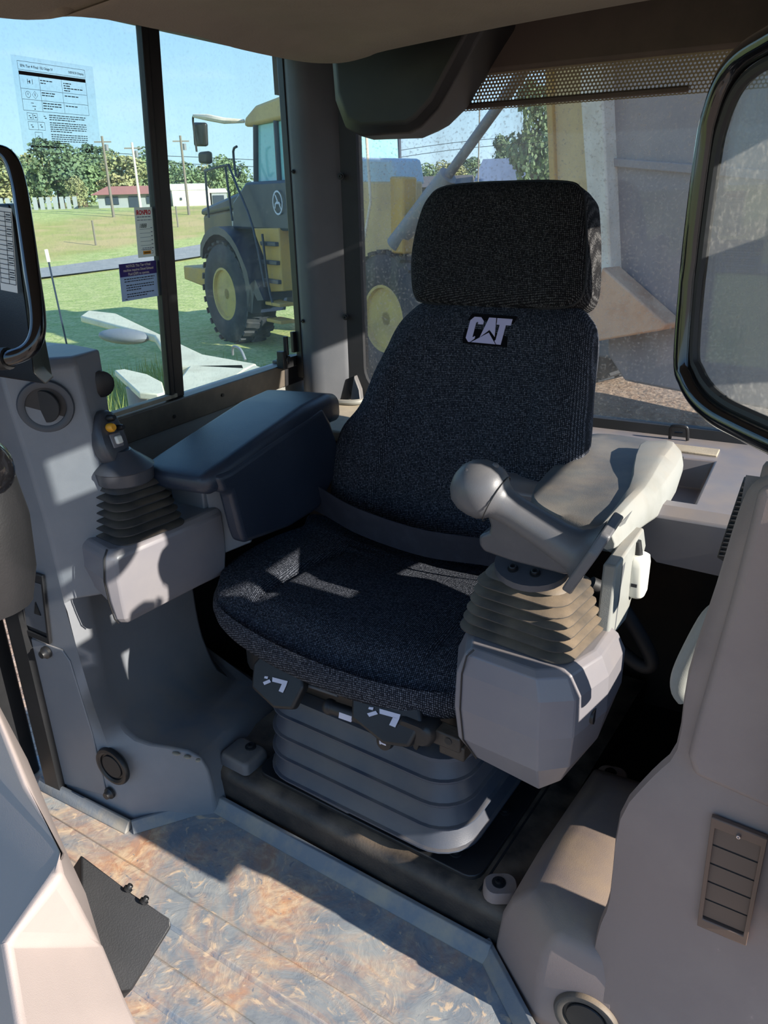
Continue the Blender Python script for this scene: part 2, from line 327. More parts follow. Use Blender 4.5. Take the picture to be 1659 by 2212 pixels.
def loft(rings, cap0=True, cap1=True, closed=True):
    n = len(rings[0]); vs = [p for r in rings for p in r]; fs = []
    for i in range(len(rings)-1):
        for j in range(n if closed else n-1):
            a = i*n+j; b = i*n+(j+1) % n; fs.append((a, b, b+n, a+n))
    if cap0: fs.append(tuple(range(n-1, -1, -1)))
    if cap1: fs.append(tuple((len(rings)-1)*n+j for j in range(n)))
    return vs, fs
def rrect(cx, cy, w, h, r, k=5):
    out = []
    r = min(r, w/2-1e-4, h/2-1e-4)
    for qx, qy, a0 in ((1, 1, 0), (-1, 1, pi/2), (-1, -1, pi), (1, -1, 1.5*pi)):
        for i in range(k):
            a = a0 + pi/2*i/(k-1); out.append((cx+qx*(w/2-r)+r*cos(a), cy+qy*(h/2-r)+r*sin(a)))
    return out
def box(c, s, rz=0.0):
    cx, cy, cz = c; x, y, z = s[0]/2, s[1]/2, s[2]/2; vs = []
    for dz in (-z, z):
        for dx, dy in ((-x, -y), (x, -y), (x, y), (-x, y)):
            vs.append((cx+dx*cos(rz)-dy*sin(rz), cy+dx*sin(rz)+dy*cos(rz), cz+dz))
    return vs, [(3, 2, 1, 0), (4, 5, 6, 7), (0, 1, 5, 4), (1, 2, 6, 5), (2, 3, 7, 6), (3, 0, 4, 7)]
def hexa(p, back):
    """quad (or polygon) p with a second copy offset by vector back"""
    n = len(p); b = Vector(back); p = [Vector(q) for q in p]
    vs = p + [q+b for q in p]
    fs = [tuple(range(n)), tuple(range(2*n-1, n-1, -1))] + [((i+1) % n, i, n+i, n+(i+1) % n) for i in range(n)]
    return vs, fs
def frame_of(d):
    d = Vector(d).normalized(); a = Vector((0, 0, 1)) if abs(d.z) < 0.9 else Vector((1, 0, 0))
    x = a.cross(d).normalized(); return x, d.cross(x).normalized(), d
def cyl(p0, p1, r0, r1=None, n=16):
    p0, p1 = Vector(p0), Vector(p1); r1 = r0 if r1 is None else r1
    x, y, d = frame_of(p1-p0)
    ring = lambda p, r: [p+x*(r*cos(2*pi*i/n))+y*(r*sin(2*pi*i/n)) for i in range(n)]
    return loft([ring(p0, r0), ring(p1, r1)])
def lathe(o, axis, prof, n=24, up=None):
    """prof: list of (radius, distance along axis)"""
    o = Vector(o); x, y, d = frame_of(axis)
    rings = [[o+d*h+x*(max(r, 1e-4)*cos(2*pi*i/n))+y*(max(r, 1e-4)*sin(2*pi*i/n)) for i in range(n)] for r, h in prof]
    return loft(rings)
def smooth_path(pts, k=6, closed=False):
    pts = [Vector(p) for p in pts]; n = len(pts); out = []
    for i in range(n if closed else n-1):
        if closed: a, b, c, d = pts[(i-1) % n], pts[i], pts[(i+1) % n], pts[(i+2) % n]
        else: a, b, c, d = pts[max(i-1, 0)], pts[i], pts[i+1], pts[min(i+2, n-1)]
        for j in range(k):
            t = j/k; out.append(0.5*((2*b)+(c-a)*t+(2*a-5*b+4*c-d)*t*t+(3*b-a-3*c+d)*t**3))
    if not closed: out.append(pts[-1])
    return out
def tube(pts, r, n=10, closed=False, ry=None):
    pts = [Vector(p) for p in pts]; m = len(pts); rings = []; x = None
    for i, p in enumerate(pts):
        if closed: d = pts[(i+1) % m]-pts[(i-1) % m]
        else: d = pts[min(i+1, m-1)]-pts[max(i-1, 0)]
        d.normalize()
        if x is None: x, y, _ = frame_of(d)
        else:
            x = (x-d*x.dot(d)).normalized(); y = d.cross(x)
        rad = r[i] if isinstance(r, (list, tuple)) else r
        rings.append([p+x*(rad*cos(2*pi*j/n))+y*((ry or rad)*sin(2*pi*j/n)) for j in range(n)])
    if closed: rings.append(rings[0])
    return loft(rings, not closed, not closed)
def ball(c, rx, ry=None, rz=None, n=16, k=10, axes=None):
    ry = ry or rx; rz = rz or rx; c = Vector(c); X, Y, Z = axes or (Vector((1, 0, 0)), Vector((0, 1, 0)), Vector((0, 0, 1)))
    rings = []
    for i in range(k+1):
        t = pi*i/k; t = min(max(t, 0.02), pi-0.02)
        rings.append([c+X*(rx*sin(t)*cos(2*pi*j/n))+Y*(ry*sin(t)*sin(2*pi*j/n))-Z*(rz*cos(t)) for j in range(n)])
    return loft(rings)
def bolt(p, ax, r=0.008, name='bolt', parent=None, m=None):
    p = Vector(p); d = Vector(ax).normalized()
    b = MB(); b.add(*lathe(p-d*0.002, d, [(r*1.5, 0), (r*1.5, 0.003), (r, 0.0032), (r, 0.007), (r*0.8, 0.008), (r*0.45, 0.008), (r*0.45, 0.005)], n=12))
    return b.go(name, m or M['black'], parent)
def outline_res(pts, k=4): return smooth_path([(p[0], p[1], 0) for p in pts], k, True)
def pillow(outline, prof, fmap, ffront=None, k=5, steps=14):
    """outline (u,v); prof = rim rings (scale, w) from back to front rim; front filled with shrinking rings; fmap(u,v,w)->point"""
    o = outline_res(outline, k); cx = sum(p.x for p in o)/len(o); cy = sum(p.y for p in o)/len(o)
    rings = []
    for s, wv in prof: rings.append([fmap(cx+(p.x-cx)*s, cy+(p.y-cy)*s, wv) for p in o])
    s0, w0 = prof[-1]
    for i in range(1, steps+1):
        s = s0*(1-i/(steps+0.15))
        rings.append([(lambda u, v: fmap(u, v, ffront(u, v, 1-s/s0, w0) if ffront else w0))(cx+(p.x-cx)*s, cy+(p.y-cy)*s) for p in o])
    return loft(rings)
def text_mesh(txt, size, bold=0.0, align='LEFT'):
    cu = bpy.data.curves.new('t', 'FONT'); cu.body = txt; cu.size = size; cu.align_x = align; cu.offset = bold; cu.resolution_u = 2
    ob = bpy.data.objects.new('t', cu); COL.objects.link(ob); dg = bpy.context.evaluated_depsgraph_get(); dg.update()
    me = bpy.data.meshes.new_from_object(ob.evaluated_get(dg)); vs = [v.co.copy() for v in me.vertices]; fs = [tuple(p.vertices) for p in me.polygons]
    bpy.data.objects.remove(ob); bpy.data.curves.remove(cu); bpy.data.meshes.remove(me); return vs, fs

def sroot(name, loc, label, cat=None):
    o = bpy.data.objects.new(name, None); COL.objects.link(o); o.location = loc; o['kind'] = 'structure'; o['label'] = label; o.empty_display_size = 0.05
    INV[o.name] = Matrix.Translation(Vector(loc)).inverted(); return o

# ================================================================== THE CAB SHELL
FX0, FX1, FY0, FY1 = -1.56, 0.16, -0.35, 1.97
fl = sroot('floor', (-0.7, 0.5, 0), 'rubber cab floor mat smeared with tan and orange mud')
MB().add(*box(((FX0+FX1)/2, (FY0+1.04)/2, -0.02), (FX1-FX0, 1.04-FY0, 0.04))).go('mat', M['floor'], fl, bev=0.002)
MB().add(*box(((FX0+FX1)/2, (FY1+1.04)/2, -0.02), (FX1-FX0, FY1-1.04, 0.04))).go('floor_plate', M['black'], fl)
rib_dir = Vector((1, -0.06, 0)).normalized(); rib_n = Vector((0.06, 1, 0)).normalized()
for yy, wd in ((0.738, 0.058), (0.615, 0.058), (0.49, 0.058), (0.365, 0.058), (0.24, 0.058)):
    c = Vector((-0.72, yy, 0)); a = c-rib_dir*0.72; b = c+rib_dir*0.62
    pr_ = [(-wd/2-0.007, -0.001), (-wd/2, 0.007), (wd/2, 0.007), (wd/2+0.007, -0.001)]
    rings = [[p+rib_n*q[0]+Vector((0, 0, q[1])) for q in pr_] for p in (a, b)]
    MB().add(*loft(rings)).go('floor_rib', M['floor'], fl, bev=0.002)

# walls: the parts below and above the windows
MB().add(*box((-1.41, 1.42, 0.385), (0.05, 1.12, 0.77))).add(*box((-1.335, 1.42, 1.69), (0.05, 1.14, 0.10))).go('w', None)
bpy.data.objects['w'].name = 'wall_right'; wr = bpy.data.objects['wall_right']; wr.data.materials.append(M['black']); struct(wr, 'pale grey lower wall and roof rail along the sliding window')
MB().add(*box((-1.383, 1.44, 0.69), (0.02, 1.08, 0.17))).go('trim_10', M['pale']); struct(bpy.data.objects['trim_10'], 'pale grey sill panel under the sliding window')
wl = MB()
for ya, yb, za, zb_ in ((1.10, 1.95, 0.0, 0.74), (0.80, 1.02, 1.19, 1.31), (0.795, 0.866, 0.42, 1.0), (0.80, 0.835, 1.31, 1.42), (0.80, 1.02, 1.42, 1.66), (0.925, 1.02, 1.31, 1.42), (0.965, 1.02, 1.0, 1.19), (0.95, 1.10, 0.42, 0.68), (1.02, 1.62, 1.0, 1.50), (1.03, 1.10, 1.42, 1.50), (0.87, 1.97, 1.46, 1.68), (1.90, 1.96, 0.70, 1.50)):  # out of view; blocks and gaps added to steer sun patches inside the cab
    wl.add(*box((0.10, (ya+yb)/2, (za+zb_)/2), (0.05, yb-ya, zb_-za)))
wl = wl.go('wall_left_sun_mask', M['black']); struct(wl, 'unseen left cab wall, its pieces and gaps added to shape the sun patches')
wb = MB().add(*box((-0.65, 1.97, 0.37), (1.55, 0.05, 0.74))).add(*box((-0.65, 1.985, 1.64), (1.55, 0.04, 0.16))).go('wall_rear', M['brown']); struct(wb, 'dark rear cab wall under and over the rear window')
rf = MB().add(*box((-0.66, 0.84, 1.735), (1.62, 2.36, 0.05))).go('roof', M['black'], bev=0.01); struct(rf, 'cab roof shell above the headliner')

# ceiling: moulded headliner with a soft rolled edge
hl = [(-1.20, -0.30), (-1.20, 0.60), (-1.13, 0.86), (-1.085, 0.915), (-1.035, 0.925), (-1.005, 0.99), (-1.003, 1.06), (-0.992, 1.16), (-1.012, 1.28), (-1.012, 1.42), (-0.998, 1.515), (-0.948, 1.556), (-0.87, 1.525), (-0.80, 1.482), (-0.566, 1.410), (-0.367, 1.362), (-0.10, 1.31), (0.10, 1.25), (0.12, 0.5), (0.12, -0.30)]
hlv = pillow(hl, [(1.0, 1.705), (1.004, 1.60), (1.0, 1.567), (0.988, 1.553), (0.97, 1.549)], lambda u, v, z: (u, v, z), lambda u, v, t, w0: 1.549+0.022*min(1, t*3), k=4, steps=6)
ce = MB().add(*hlv).go('ceiling', M['head'], angle=50); struct(ce, 'beige moulded headliner with a rolled edge')
hd = MB().add(*box((-0.50, 1.90, 1.615), (1.25, 0.03, 0.125))).go('trim_1', M['brown'], bev=0.008); struct(hd, 'dark brown header above the rear window')

# corner pillar
pp = [(-1.345, 1.95), (-1.335, 1.895), (-1.315, 1.858), (-1.288, 1.840), (-1.258, 1.838), (-1.232, 1.850), (-1.212, 1.872), (-1.188, 1.886), (-1.174, 1.905), (-1.174, 1.96), (-1.345, 1.96)]
prg = [[(x, y, zz) for x, y in pp] for zz in (0.735, 1.0, 1.3, 1.70)]
pil = sroot('trim_2', (-1.28, 1.9, 0.735), 'dark grey rounded corner pillar between side and rear windows')
MB().add(*loft(prg)).go('pillar_cover', M['greyD'], pil, angle=60)
for p in ((-1.172, 1.887, 1.345), (-1.176, 1.887, 0.98)): bolt(p, (0.15, -1, 0), 0.006, 'screw', pil)
for p in ((-1.290, 1.840, 1.36), (-1.290, 1.840, 0.97)): bolt(p, (-0.1, -1, 0), 0.004, 'screw', pil)
lip = smooth_path([(-1.34, 1.84, 0.745), (-1.28, 1.815, 0.742), (-1.22, 1.84, 0.744), (-1.17, 1.83, 0.748), (-1.12, 1.845, 0.75), (-1.10, 1.90, 0.752)], 5)
MB().add(*tube(lip, 0.008, 8)).go('lip', M['pale'], pil)
MB().add(*hexa([(-1.165, 1.875, 0.745), (-1.12, 1.86, 0.745), (-1.135, 1.88, 0.775), (-1.155, 1.885, 0.815)], (0, 0.02, 0))).go('flange', M['greyD'], pil, bev=0.003)

# ledge behind the seat, with a moulded pocket at its left end
led = sroot('trim_3', (-0.65, 1.7, 0.74), 'dusty moulded ledge under the rear window with a storage pocket')
x0, x1, y0, y1 = -0.285, -0.150, 1.47, 1.745
def ledge_piece(xa, xb, ya, yb, zz=0.74): return [(xa, ya, zz), (xb, ya, zz), (xb, yb, zz), (xa, yb, zz)]
b = MB()
b.add(*hexa(ledge_piece(-1.37, -0.55, 1.60, 1.95), (0, 0, -0.03)))
b.go('rear_shelf', M['tan'], led, bev=0.006)
b = MB()
xs = [-0.55, x0, x1, 0.07]; ys = [1.44, y0, y1, 1.95]
for i in range(3):
    for j in range(3):
        if i == 1 and j == 1: continue
        b.add(ledge_piece(xs[i], xs[i+1], ys[j], ys[j+1]), [(0, 1, 2, 3)])
zb = 0.675; ins = 0.018
top = [(x0, y0), (x1, y0), (x1, y1), (x0, y1)]; bot = [(x0+ins, y0+ins), (x1-ins, y0+ins), (x1-ins, y1-ins), (x0+ins, y1-ins)]
b.add([(*p, 0.74) for p in top]+[(*p, zb) for p in bot], [(0, 1, 5, 4), (1, 2, 6, 5), (2, 3, 7, 6), (3, 0, 4, 7), (4, 5, 6, 7)])
b.add([(-0.55, 1.44, 0.74), (0.07, 1.44, 0.74), (0.07, 1.415, 0.725), (-0.55, 1.415, 0.725), (-0.55, 1.42, 0.675), (-0.255, 1.42, 0.675), (-0.20, 1.425, 0.625), (0.07, 1.43, 0.612)], [(0, 1, 2, 3), (3, 2, 7, 6, 5, 4)])
b.go('pocket_shelf', M['silver'], led, fix=True, angle=50, bev=0.004)
MB().add(*box((-0.205, 1.80, 0.742), (0.11, 0.05, 0.006))).go('catch_plate', M['tan'], led, bev=0.002)
dk = MB().add(*box((-0.45, 1.86, 0.33), (1.6, 0.02, 0.74))).add(*box((0.04, 1.55, 0.33), (0.02, 0.6, 0.70))).go('trim_4', mat('dark_firewall', lin(40, 32, 28), 0.8, c2=lin(62, 46, 36), scale=4)); struct(dk, 'dark brown inner panel under the rear ledge')

# rear window
rw = sroot('window_2', (-0.6, 1.92, 0), 'dusty rear window with a black rubber gasket and printed dot band')
def ring_band(fo, fi, depth):
    """two matched 2D loops mapped by functions -> solid band"""
    n = len(fo); d = Vector(depth); fo = [Vector(p) for p in fo]; fi = [Vector(p) for p in fi]
    vs = fo+fi+[p+d for p in fo]+[p+d for p in fi]; fs = []
    for i in range(n):
        j = (i+1) % n; fs += [(i, j, n+j, n+i), (2*n+j, 2*n+i, 3*n+i, 3*n+j), (i, 2*n+i, 2*n+j, j), (n+j, 3*n+j, 3*n+i, n+i)]
    return vs, fs
ro = rrect(-0.552, 1.16, 1.29, 0.87, 0.10, 8); ri = rrect(-0.545, 1.16, 1.175, 0.795, 0.075, 8)
MB().add(*ring_band([(x, 1.895, z) for x, z in ro], [(x, 1.905, z) for x, z in ri], (0, 0.03, 0))).go('gasket', M['rubber'], rw, angle=50)
MB().add(*hexa([(x, 1.918, z) for x, z in rrect(-0.545, 1.16, 1.19, 0.81, 0.078, 8)], (0, 0.001, 0))).go('pane', M['glass_rear'], rw, smooth=False)
MB().add(*box((-0.62, 1.908, 1.487), (0.60, 0.012, 0.012))).go('shade_strip', M['brown'], rw, bev=0.003)
MB().add(*box((-0.90, 1.908, 1.482), (0.10, 0.010, 0.020))).go('shade_strip', M['black'], rw, bev=0.003)
lt = smooth_path([(-0.268, 1.875, 0.742), (-0.268, 1.868, 0.768), (-0.262, 1.866, 0.775), (-0.238, 1.866, 0.776), (-0.231, 1.868, 0.770), (-0.228, 1.875, 0.742)], 3)
MB().add(*tube(lt, 0.004, 8)).add(*cyl((-0.258, 1.868, 0.758), (-0.240, 1.868, 0.759), 0.003)).go('latch', M['black'], rw)

# side sliding window
def SW(y, z, o=0.0): return (-1.37+0.06*(z-0.83)/0.8+o, y, z)
sw = sroot('window_1', (-1.37, 1.42, 0), 'tall sliding side window with dark stile and stickers on the left pane')
def rail(ya, yb, za, zb_, th=0.03, o=0.0): return hexa([SW(ya, za, o), SW(yb, za, o), SW(yb, zb_, o), SW(ya, zb_, o)], (-th, 0, 0))
MB().add(*rail(0.88, 1.83, 0.775, 0.842, 0.05, 0.012)).go('bottom_track', M['alu'], sw, bev=0.003)
MB().add(*rail(0.88, 1.385, 0.846, 0.856, 0.02, 0.006)).go('track_lip', M['tan'], sw, bev=0.001)
MB().add(*rail(1.83, 1.945, 0.775, 0.850, 0.05, 0.014)).go('track_end', M['black'], sw, bev=0.003)
MB().add(*rail(1.360, 1.377, 0.842, 1.66, 0.02, 0.006)).go('sash_stile', M['black'], sw, bev=0.003)
MB().add(*rail(1.381, 1.416, 0.842, 1.66, 0.03, 0.0)).go('sash_stile', M['black'], sw, bev=0.003)
MB().add(*hexa([(-1.336, 1.86, 0.80), (-1.308, 1.85, 0.80), (-1.308, 1.85, 1.66), (-1.336, 1.86, 1.66)], (0, 0.03, 0))).go('jamb', M['black'], sw, bev=0.004)
MB().add(*rail(0.82, 0.88, 0.775, 1.66, 0.04, 0.01)).go('jamb', M['black'], sw, bev=0.004)
MB().add(*rail(0.82, 1.945, 1.632, 1.67, 0.04, 0.01)).go('head_rail', M['black'], sw, bev=0.004)
MB().add(*rail(0.88, 1.365, 0.845, 1.635, 0.004, -0.006)).go('pane', M['glass_side'], sw, smooth=False)
MB().add(*rail(1.39, 1.95, 0.845, 1.635, 0.004, -0.018)).go('pane', M['glass_side'], sw, smooth=False)
b = MB().add(*box((-1.345, 1.80, 0.862), (0.022, 0.018, 0.05))).add(*box((-1.338, 1.815, 0.900), (0.012, 0.014, 0.055), 0.3)).add(*box((-1.338, 1.855, 0.905), (0.012, 0.016, 0.06), -0.2)).add(*box((-1.35, 1.835, 0.85), (0.03, 0.07, 0.03)))
b.add(*cyl((-1.33, 1.815, 0.86), (-1.345, 1.815, 0.86), 0.012)); b.go('latch', M['black'], sw, bev=0.002)
for y, z in ((1.545, 0.815), (1.36, 0.803)): MB().add(*cyl(SW(y, z, 0.0125), SW(y, z, 0.015), 0.005, n=6)).go('screw_hole', M['black'], sw)

# front right: dark door pillar and closed right door behind the console
dr = MB().add(*box((-1.52, 0.60, 0.60), (0.03, 0.60, 1.20))).go('door_2', M['black'], bev=0.006); struct(dr, 'dark inner skin of the right hand door, bottom left')
sl = MB().add(*hexa([(-1.475, 0.955, 0.0), (-1.455, 0.955, 0.0), (-1.455, 0.95, 0.30), (-1.475, 0.95, 0.30)], (0, 0.03, 0))).go('trim_5', M['greyD'], bev=0.003); struct(sl, 'grey door seal strip at the foot of the console')

# floor edge trims
def strip(name, a, b, wdt, h, m, label):
    a, b = Vector(a), Vector(b); d = (b-a).normalized(); nn = Vector((-d.y, d.x, 0))
    ring = lambda p: [p+nn*q+Vector((0, 0, zz)) for q, zz in ((0, 0), (0, h), (-wdt*0.3, h), (-wdt, 0.003), (-wdt, 0))]
    return struct(MB().add(*loft([ring(a), ring(b)])).go(name, m, bev=0.0015), label)
M['edge'] = mat('mat_edge', lin(112, 118, 124), 0.6, c2=lin(148, 140, 126), scale=12, bump=0.2, bscale=200)
strip('trim_6', (-1.065, 1.020, 0), (-0.335, 0.955, 0), 0.030, 0.030, M['edge'], 'pale raised mat edge along the seat platform')
strip('trim_7', (-1.46, 0.872, 0), (-1.16, 0.868, 0), 0.022, 0.024, M['edge'], 'pale mat edge under the right console')
strip('trim_8', (-1.16, 0.868, 0), (-1.05, 1.005, 0), 0.022, 0.024, M['edge'], 'pale mat edge round the console foot')
strip('trim_9', (-0.345, 0.965, 0), (-0.150, 0.790, 0), 0.028, 0.026, M['edge'], 'pale mat edge along the near console')

# ================================================================== SEAT PLATFORM
SR = radians(-5.2); SO = Vector((-0.70, 1.42, 0)); SAX = Vector((cos(SR), sin(SR), 0)); SAY = Vector((-sin(SR), cos(SR), 0))
def LW(x, y, z): return SO+SAX*x+SAY*y+Vector((0, 0, z))
pf = thing('seat_platform', 'black steel platform under the seat, dust on its top and scuffs on its front', 'platform', (-0.70, 1.42, 0), SR)
pr_ = [(-0.423, 0.0), (-0.423, 0.070), (-0.419, 0.086), (-0.408, 0.096), (-0.39, 0.10), (0.42, 0.10), (0.42, 0.0)]
MB().add(*loft([[(x, y, z) for y, z in pr_] for x in (-0.33, 0.42)])).go('top_panel', M['blackdust'], pf, local=True, angle=60)
MB().add(*loft([[(x, y, z) for x, y in rrect(0.07, -0.13, 0.56, 0.52, 0.03)] for z in (0.099, 0.110)])).go('mounting_plate', M['black'], pf, local=True, bev=0.002)
MB().add(*box((0.36, 0.0, 0.1005), (0.004, 0.8, 0.002))).go('panel_seam', M['rubber'], pf, local=True)
def tab(name, c, w_, d_, h, m, par, rz=0.0, r=0.012):
    rg = [[(c[0]+(x*cos(rz)-y*sin(rz))*s, c[1]+(x*sin(rz)+y*cos(rz))*s, z) for x, y in rrect(0, 0, w_, d_, r)] for s, z in ((1.06, c[2]), (1.0, c[2]+h*0.7), (0.92, c[2]+h*0.95), (0.8, c[2]+h))]
    o = MB().add(*loft(rg)).go(name, m, par, local=True, angle=50); return o
tab('hold_down_tab', (-0.262, -0.372, 0.10), 0.085, 0.075, 0.028, M['greyD'], pf)
for p in ((-0.255, -0.355, 0.128), (0.284, -0.353, 0.110), (0.316, -0.203, 0.110), (0.335, -0.27, 0.101)):
    d = MB().add(*lathe(p, (0, 0, 1), [(0.013, 0), (0.013, 0.003), (0.008, 0.0035), (0.008, 0.008), (0.004, 0.008), (0.004, 0.005)], n=12)).go('bolt', M['black'], pf, local=True)

# ================================================================== OPERATOR SEAT
st = thing('operator_seat', 'dark woven fabric suspension seat with headrest, stitched logo and lap belt', 'seat', (-0.70, 1.42, 0.10), SR)
INV[st.name] = (Matrix.Translation(Vector((-0.70, 1.42, 0))) @ Matrix.Rotation(SR, 4, 'Z')).inverted(); st.location = (-0.70, 1.42, 0)
# rubber bellows
rg = []
zs = [0.128, 0.150, 0.196, 0.242, 0.288, 0.345]
def brect(z, grow): return [(x, y, z) for x, y in rrect(0.062, -0.14+0.01*z, 0.475+2*grow, 0.49+2*grow, 0.07+grow, 8)]
rg.append(brect(0.122, 0.0))
for i in range(4):
    z = 0.130+i*0.052
    sh = -0.004*i
    rg += [brect(z, 0.015+sh), brect(z+0.004, 0.0185+sh), brect(z+0.007, 0.018+sh), brect(z+0.009, 0.012+sh), brect(z+0.020, 0.006+sh), brect(z+0.035, 0.0+sh), brect(z+0.047, -0.004+sh), brect(z+0.0505, -0.003+sh)]
rg += [brect(0.338, 0.006), brect(0.345, 0.004), brect(0.352, -0.02)]
MB().add(*loft(rg)).go('suspension_bellows', M['bellow'], st, local=True, angle=32)
MB().add(*loft([[(x, y, z) for x, y in rrect(0.062, -0.14, 0.44, 0.46, 0.05)] for z in (0.105, 0.13)])).go('base_frame', M['black'], st, local=True)
MB().add(*hexa([(-0.10, -0.385, 0.111), (0.05, -0.388, 0.111), (0.03, -0.386, 0.127), (-0.08, -0.384, 0.128)], (0, 0.01, 0))).go('bracket', M['greyD'], st, local=True, bev=0.003)
# seat pan
MB().add(*loft([[(x, y, z) for x, y in rrect(0.0, -0.12, 0.52, 0.48, 0.05)] for z in (0.350, 0.44)])).go('seat_pan', M['black'], st, local=True, bev=0.006)
# cushion
co = [(-0.345, 0.10), (-0.375, 0.0), (-0.392, -0.10), (-0.388, -0.22), (-0.362, -0.310), (-0.285, -0.382), (-0.15, -0.420), (0.02, -0.436), (0.18, -0.425), (0.29, -0.385), (0.345, -0.30), (0.362, -0.15), (0.350, 0.0), (0.33, 0.10)]
def gro(d, wdt): return math.exp(-(d/wdt)**2)
def cush(u, v, t, w0):
    z = 0.500+0.030*min(1.0, t*3.2)
    side = max(0, abs(u+0.01)-0.20); z += 0.25*side*(1-side*2)*(1 if v > -0.36 else 0.5)
    z -= 0.022*gro(v-0.02, 0.12)*gro(u, 0.2)
    front = max(0, -0.30-v); z -= 0.9*front*front*3
    ul = -0.205+0.10*max(0, (v+0.20)); z -= 0.011*gro(u-ul, 0.010)*(1 if v > -0.30 else max(0, 1-(-0.30-v)*10))
    ur = 0.215-0.10*max(0, (v+0.20)); z -= 0.011*gro(u-ur, 0.010)*(1 if v > -0.30 else max(0, 1-(-0.30-v)*10))
    return z
cv = pillow(co, [(0.86, 0.438), (0.955, 0.440), (0.985, 0.454), (1.0, 0.474), (0.992, 0.488), (0.972, 0.500)], lambda u, v, z: (u, v, z+0.012*max(0, -u-0.1)), cush, k=7, steps=34)
MB().add(*cv).go('seat_cushion', M['fabric'], st, local=True, angle=80)
# backrest
LN = radians(17)
def BK(u, v, ww): return (u, 0.08+v*sin(LN)-ww*cos(LN), 0.55+v*cos(LN)+ww*sin(LN))
bo = [(-0.285, -0.02), (-0.308, 0.05), (-0.313, 0.125), (-0.300, 0.21), (-0.258, 0.280), (-0.229, 0.379), (-0.204, 0.459), (-0.172, 0.506), (-0.115, 0.540), (0.045, 0.556), (0.215, 0.546), (0.256, 0.526), (0.277, 0.485), (0.287, 0.37), (0.297, 0.285), (0.306, 0.16), (0.304, 0.05), (0.285, -0.02), (0.15, -0.03), (-0.15, -0.03)]
def bkf(u, v, t, w0):
    k = min(1.0, t*4); z = 0.028+0.030*(1-(1-k)**2)
    c = u-0.03*v/0.5
    side = max(0, abs(c)-0.15)
    z += 0.22*side*max(0, min(1, (0.46-v)/0.1))
    z -= 0.020*gro(c, 0.13)*max(0, min(1, (0.50-v)/0.2))
    for ug in (-0.170+0.06*v, 0.175+0.02*v):
        z -= 0.009*gro(u-ug, 0.008)*max(0, min(1, (0.40-v)/0.08))
    return z
bv = pillow(bo, [(0.88, -0.075), (0.97, -0.068), (1.0, -0.03), (1.002, 0.0), (0.992, 0.018), (0.972, 0.028)], BK, bkf, k=6, steps=34)
MB().add(*bv).go('backrest', M['fabric'], st, local=True, angle=80)
ho = [(u_, v_-0.008*(v_ > 0.7)) for u_, v_ in [(-0.110, 0.531), (-0.146, 0.546), (-0.163, 0.600), (-0.168, 0.65), (-0.163, 0.717), (-0.147, 0.765), (-0.105, 0.791), (0.03, 0.797), (0.165, 0.794), (0.208, 0.778), (0.226, 0.730), (0.243, 0.64), (0.250, 0.575), (0.232, 0.544), (0.17, 0.533), (0.045, 0.526)]]
hv = pillow(ho, [(0.90, -0.085), (0.98, -0.078), (1.02, -0.055), (1.03, -0.02), (1.022, 0.022), (1.0, 0.040), (0.97, 0.050)], BK, lambda u, v, t, w0: 0.050+0.014*(1-(1-min(1, t*3))**2), k=7, steps=16)
MB().add(*hv).go('headrest', M['fabrich'], st, local=True, angle=80)
hp = outline_res(ho, 6); hcx = sum(p.x for p in hp)/len(hp); hcy = sum(p.y for p in hp)/len(hp)
MB().add(*tube([BK(hcx+(p.x-hcx)*1.008, hcy+(p.y-hcy)*1.008, 0.037) for p in hp], 0.003, 6, True)).go('piping', M['rubber'], st, local=True)
for x in (-0.03, 0.11): MB().add(*cyl(BK(x, 0.50, -0.035), BK(x, 0.58, -0.035), 0.007)).go('headrest_post', M['black'], st, local=True)
# stitched logo patch: block letters C A T with the triangle under the A
def on_back(polys, w0, th, name, m, par):
    b = MB()
    for pl in polys:
        f = [BK(u, v, w0) for u, v in pl]; nrm = Vector(BK(0, 0, th))-Vector(BK(0, 0, 0)); b.add(*hexa(f, nrm))
    return b.go(name, m, par, local=True, smooth=False)
LX, LY0, LS = 0.012, 0.447, 0.1033
def lg(pts): return [(LX+LS*(x+0.12*y), LY0+LS*y*0.98) for x, y in pts]
patch = lg([(-0.06, -0.03), (0.97, -0.03), (0.93, 0.14), (1.0, 0.62), (-0.03, 0.62), (-0.10, 0.45), (-0.10, 0.06)])
wl_ = 0.0535
lp = on_back([patch], wl_, 0.0022, 'logo_patch', mat('patch_black', lin(10, 10, 14), 0.8, spec=0.1), st)
Cc = [(0.30, 0.40), (0.30, 0.47), (0.215, 0.55), (0.06, 0.55), (-0.02, 0.47), (-0.02, 0.09), (0.06, 0.01), (0.10, 0.01), (0.19, 0.09), (0.19, 0.14), (0.17, 0.14), (0.15, 0.12), (0.13, 0.12), (0.13, 0.43), (0.16, 0.45), (0.18, 0.43), (0.18, 0.40)]
Aa = [(0.40, 0.555), (0.56, 0.555), (0.64, 0.16), (0.48, 0.30), (0.30, 0.13)]
Tt = [(0.585, 0.555), (0.93, 0.555), (0.93, 0.42), (0.82, 0.42), (0.82, 0.01), (0.72, 0.01), (0.66, 0.08), (0.68, 0.10), (0.68, 0.42), (0.61, 0.42)]
Tr = [(0.13, 0.01), (0.70, 0.01), (0.48, 0.24)]
def tri_poly(p):
    from mathutils.geometry import tessellate_polygon
    return [[p[i] for i in t] for t in tessellate_polygon([[Vector((x, y, 0)) for x, y in p]])]
polys = []
for q in (Cc, Aa, Tt, Tr): polys += tri_poly(lg(q))
on_back(polys, wl_+0.0024, 0.0012, 'lettering', M['lilac'], lp)
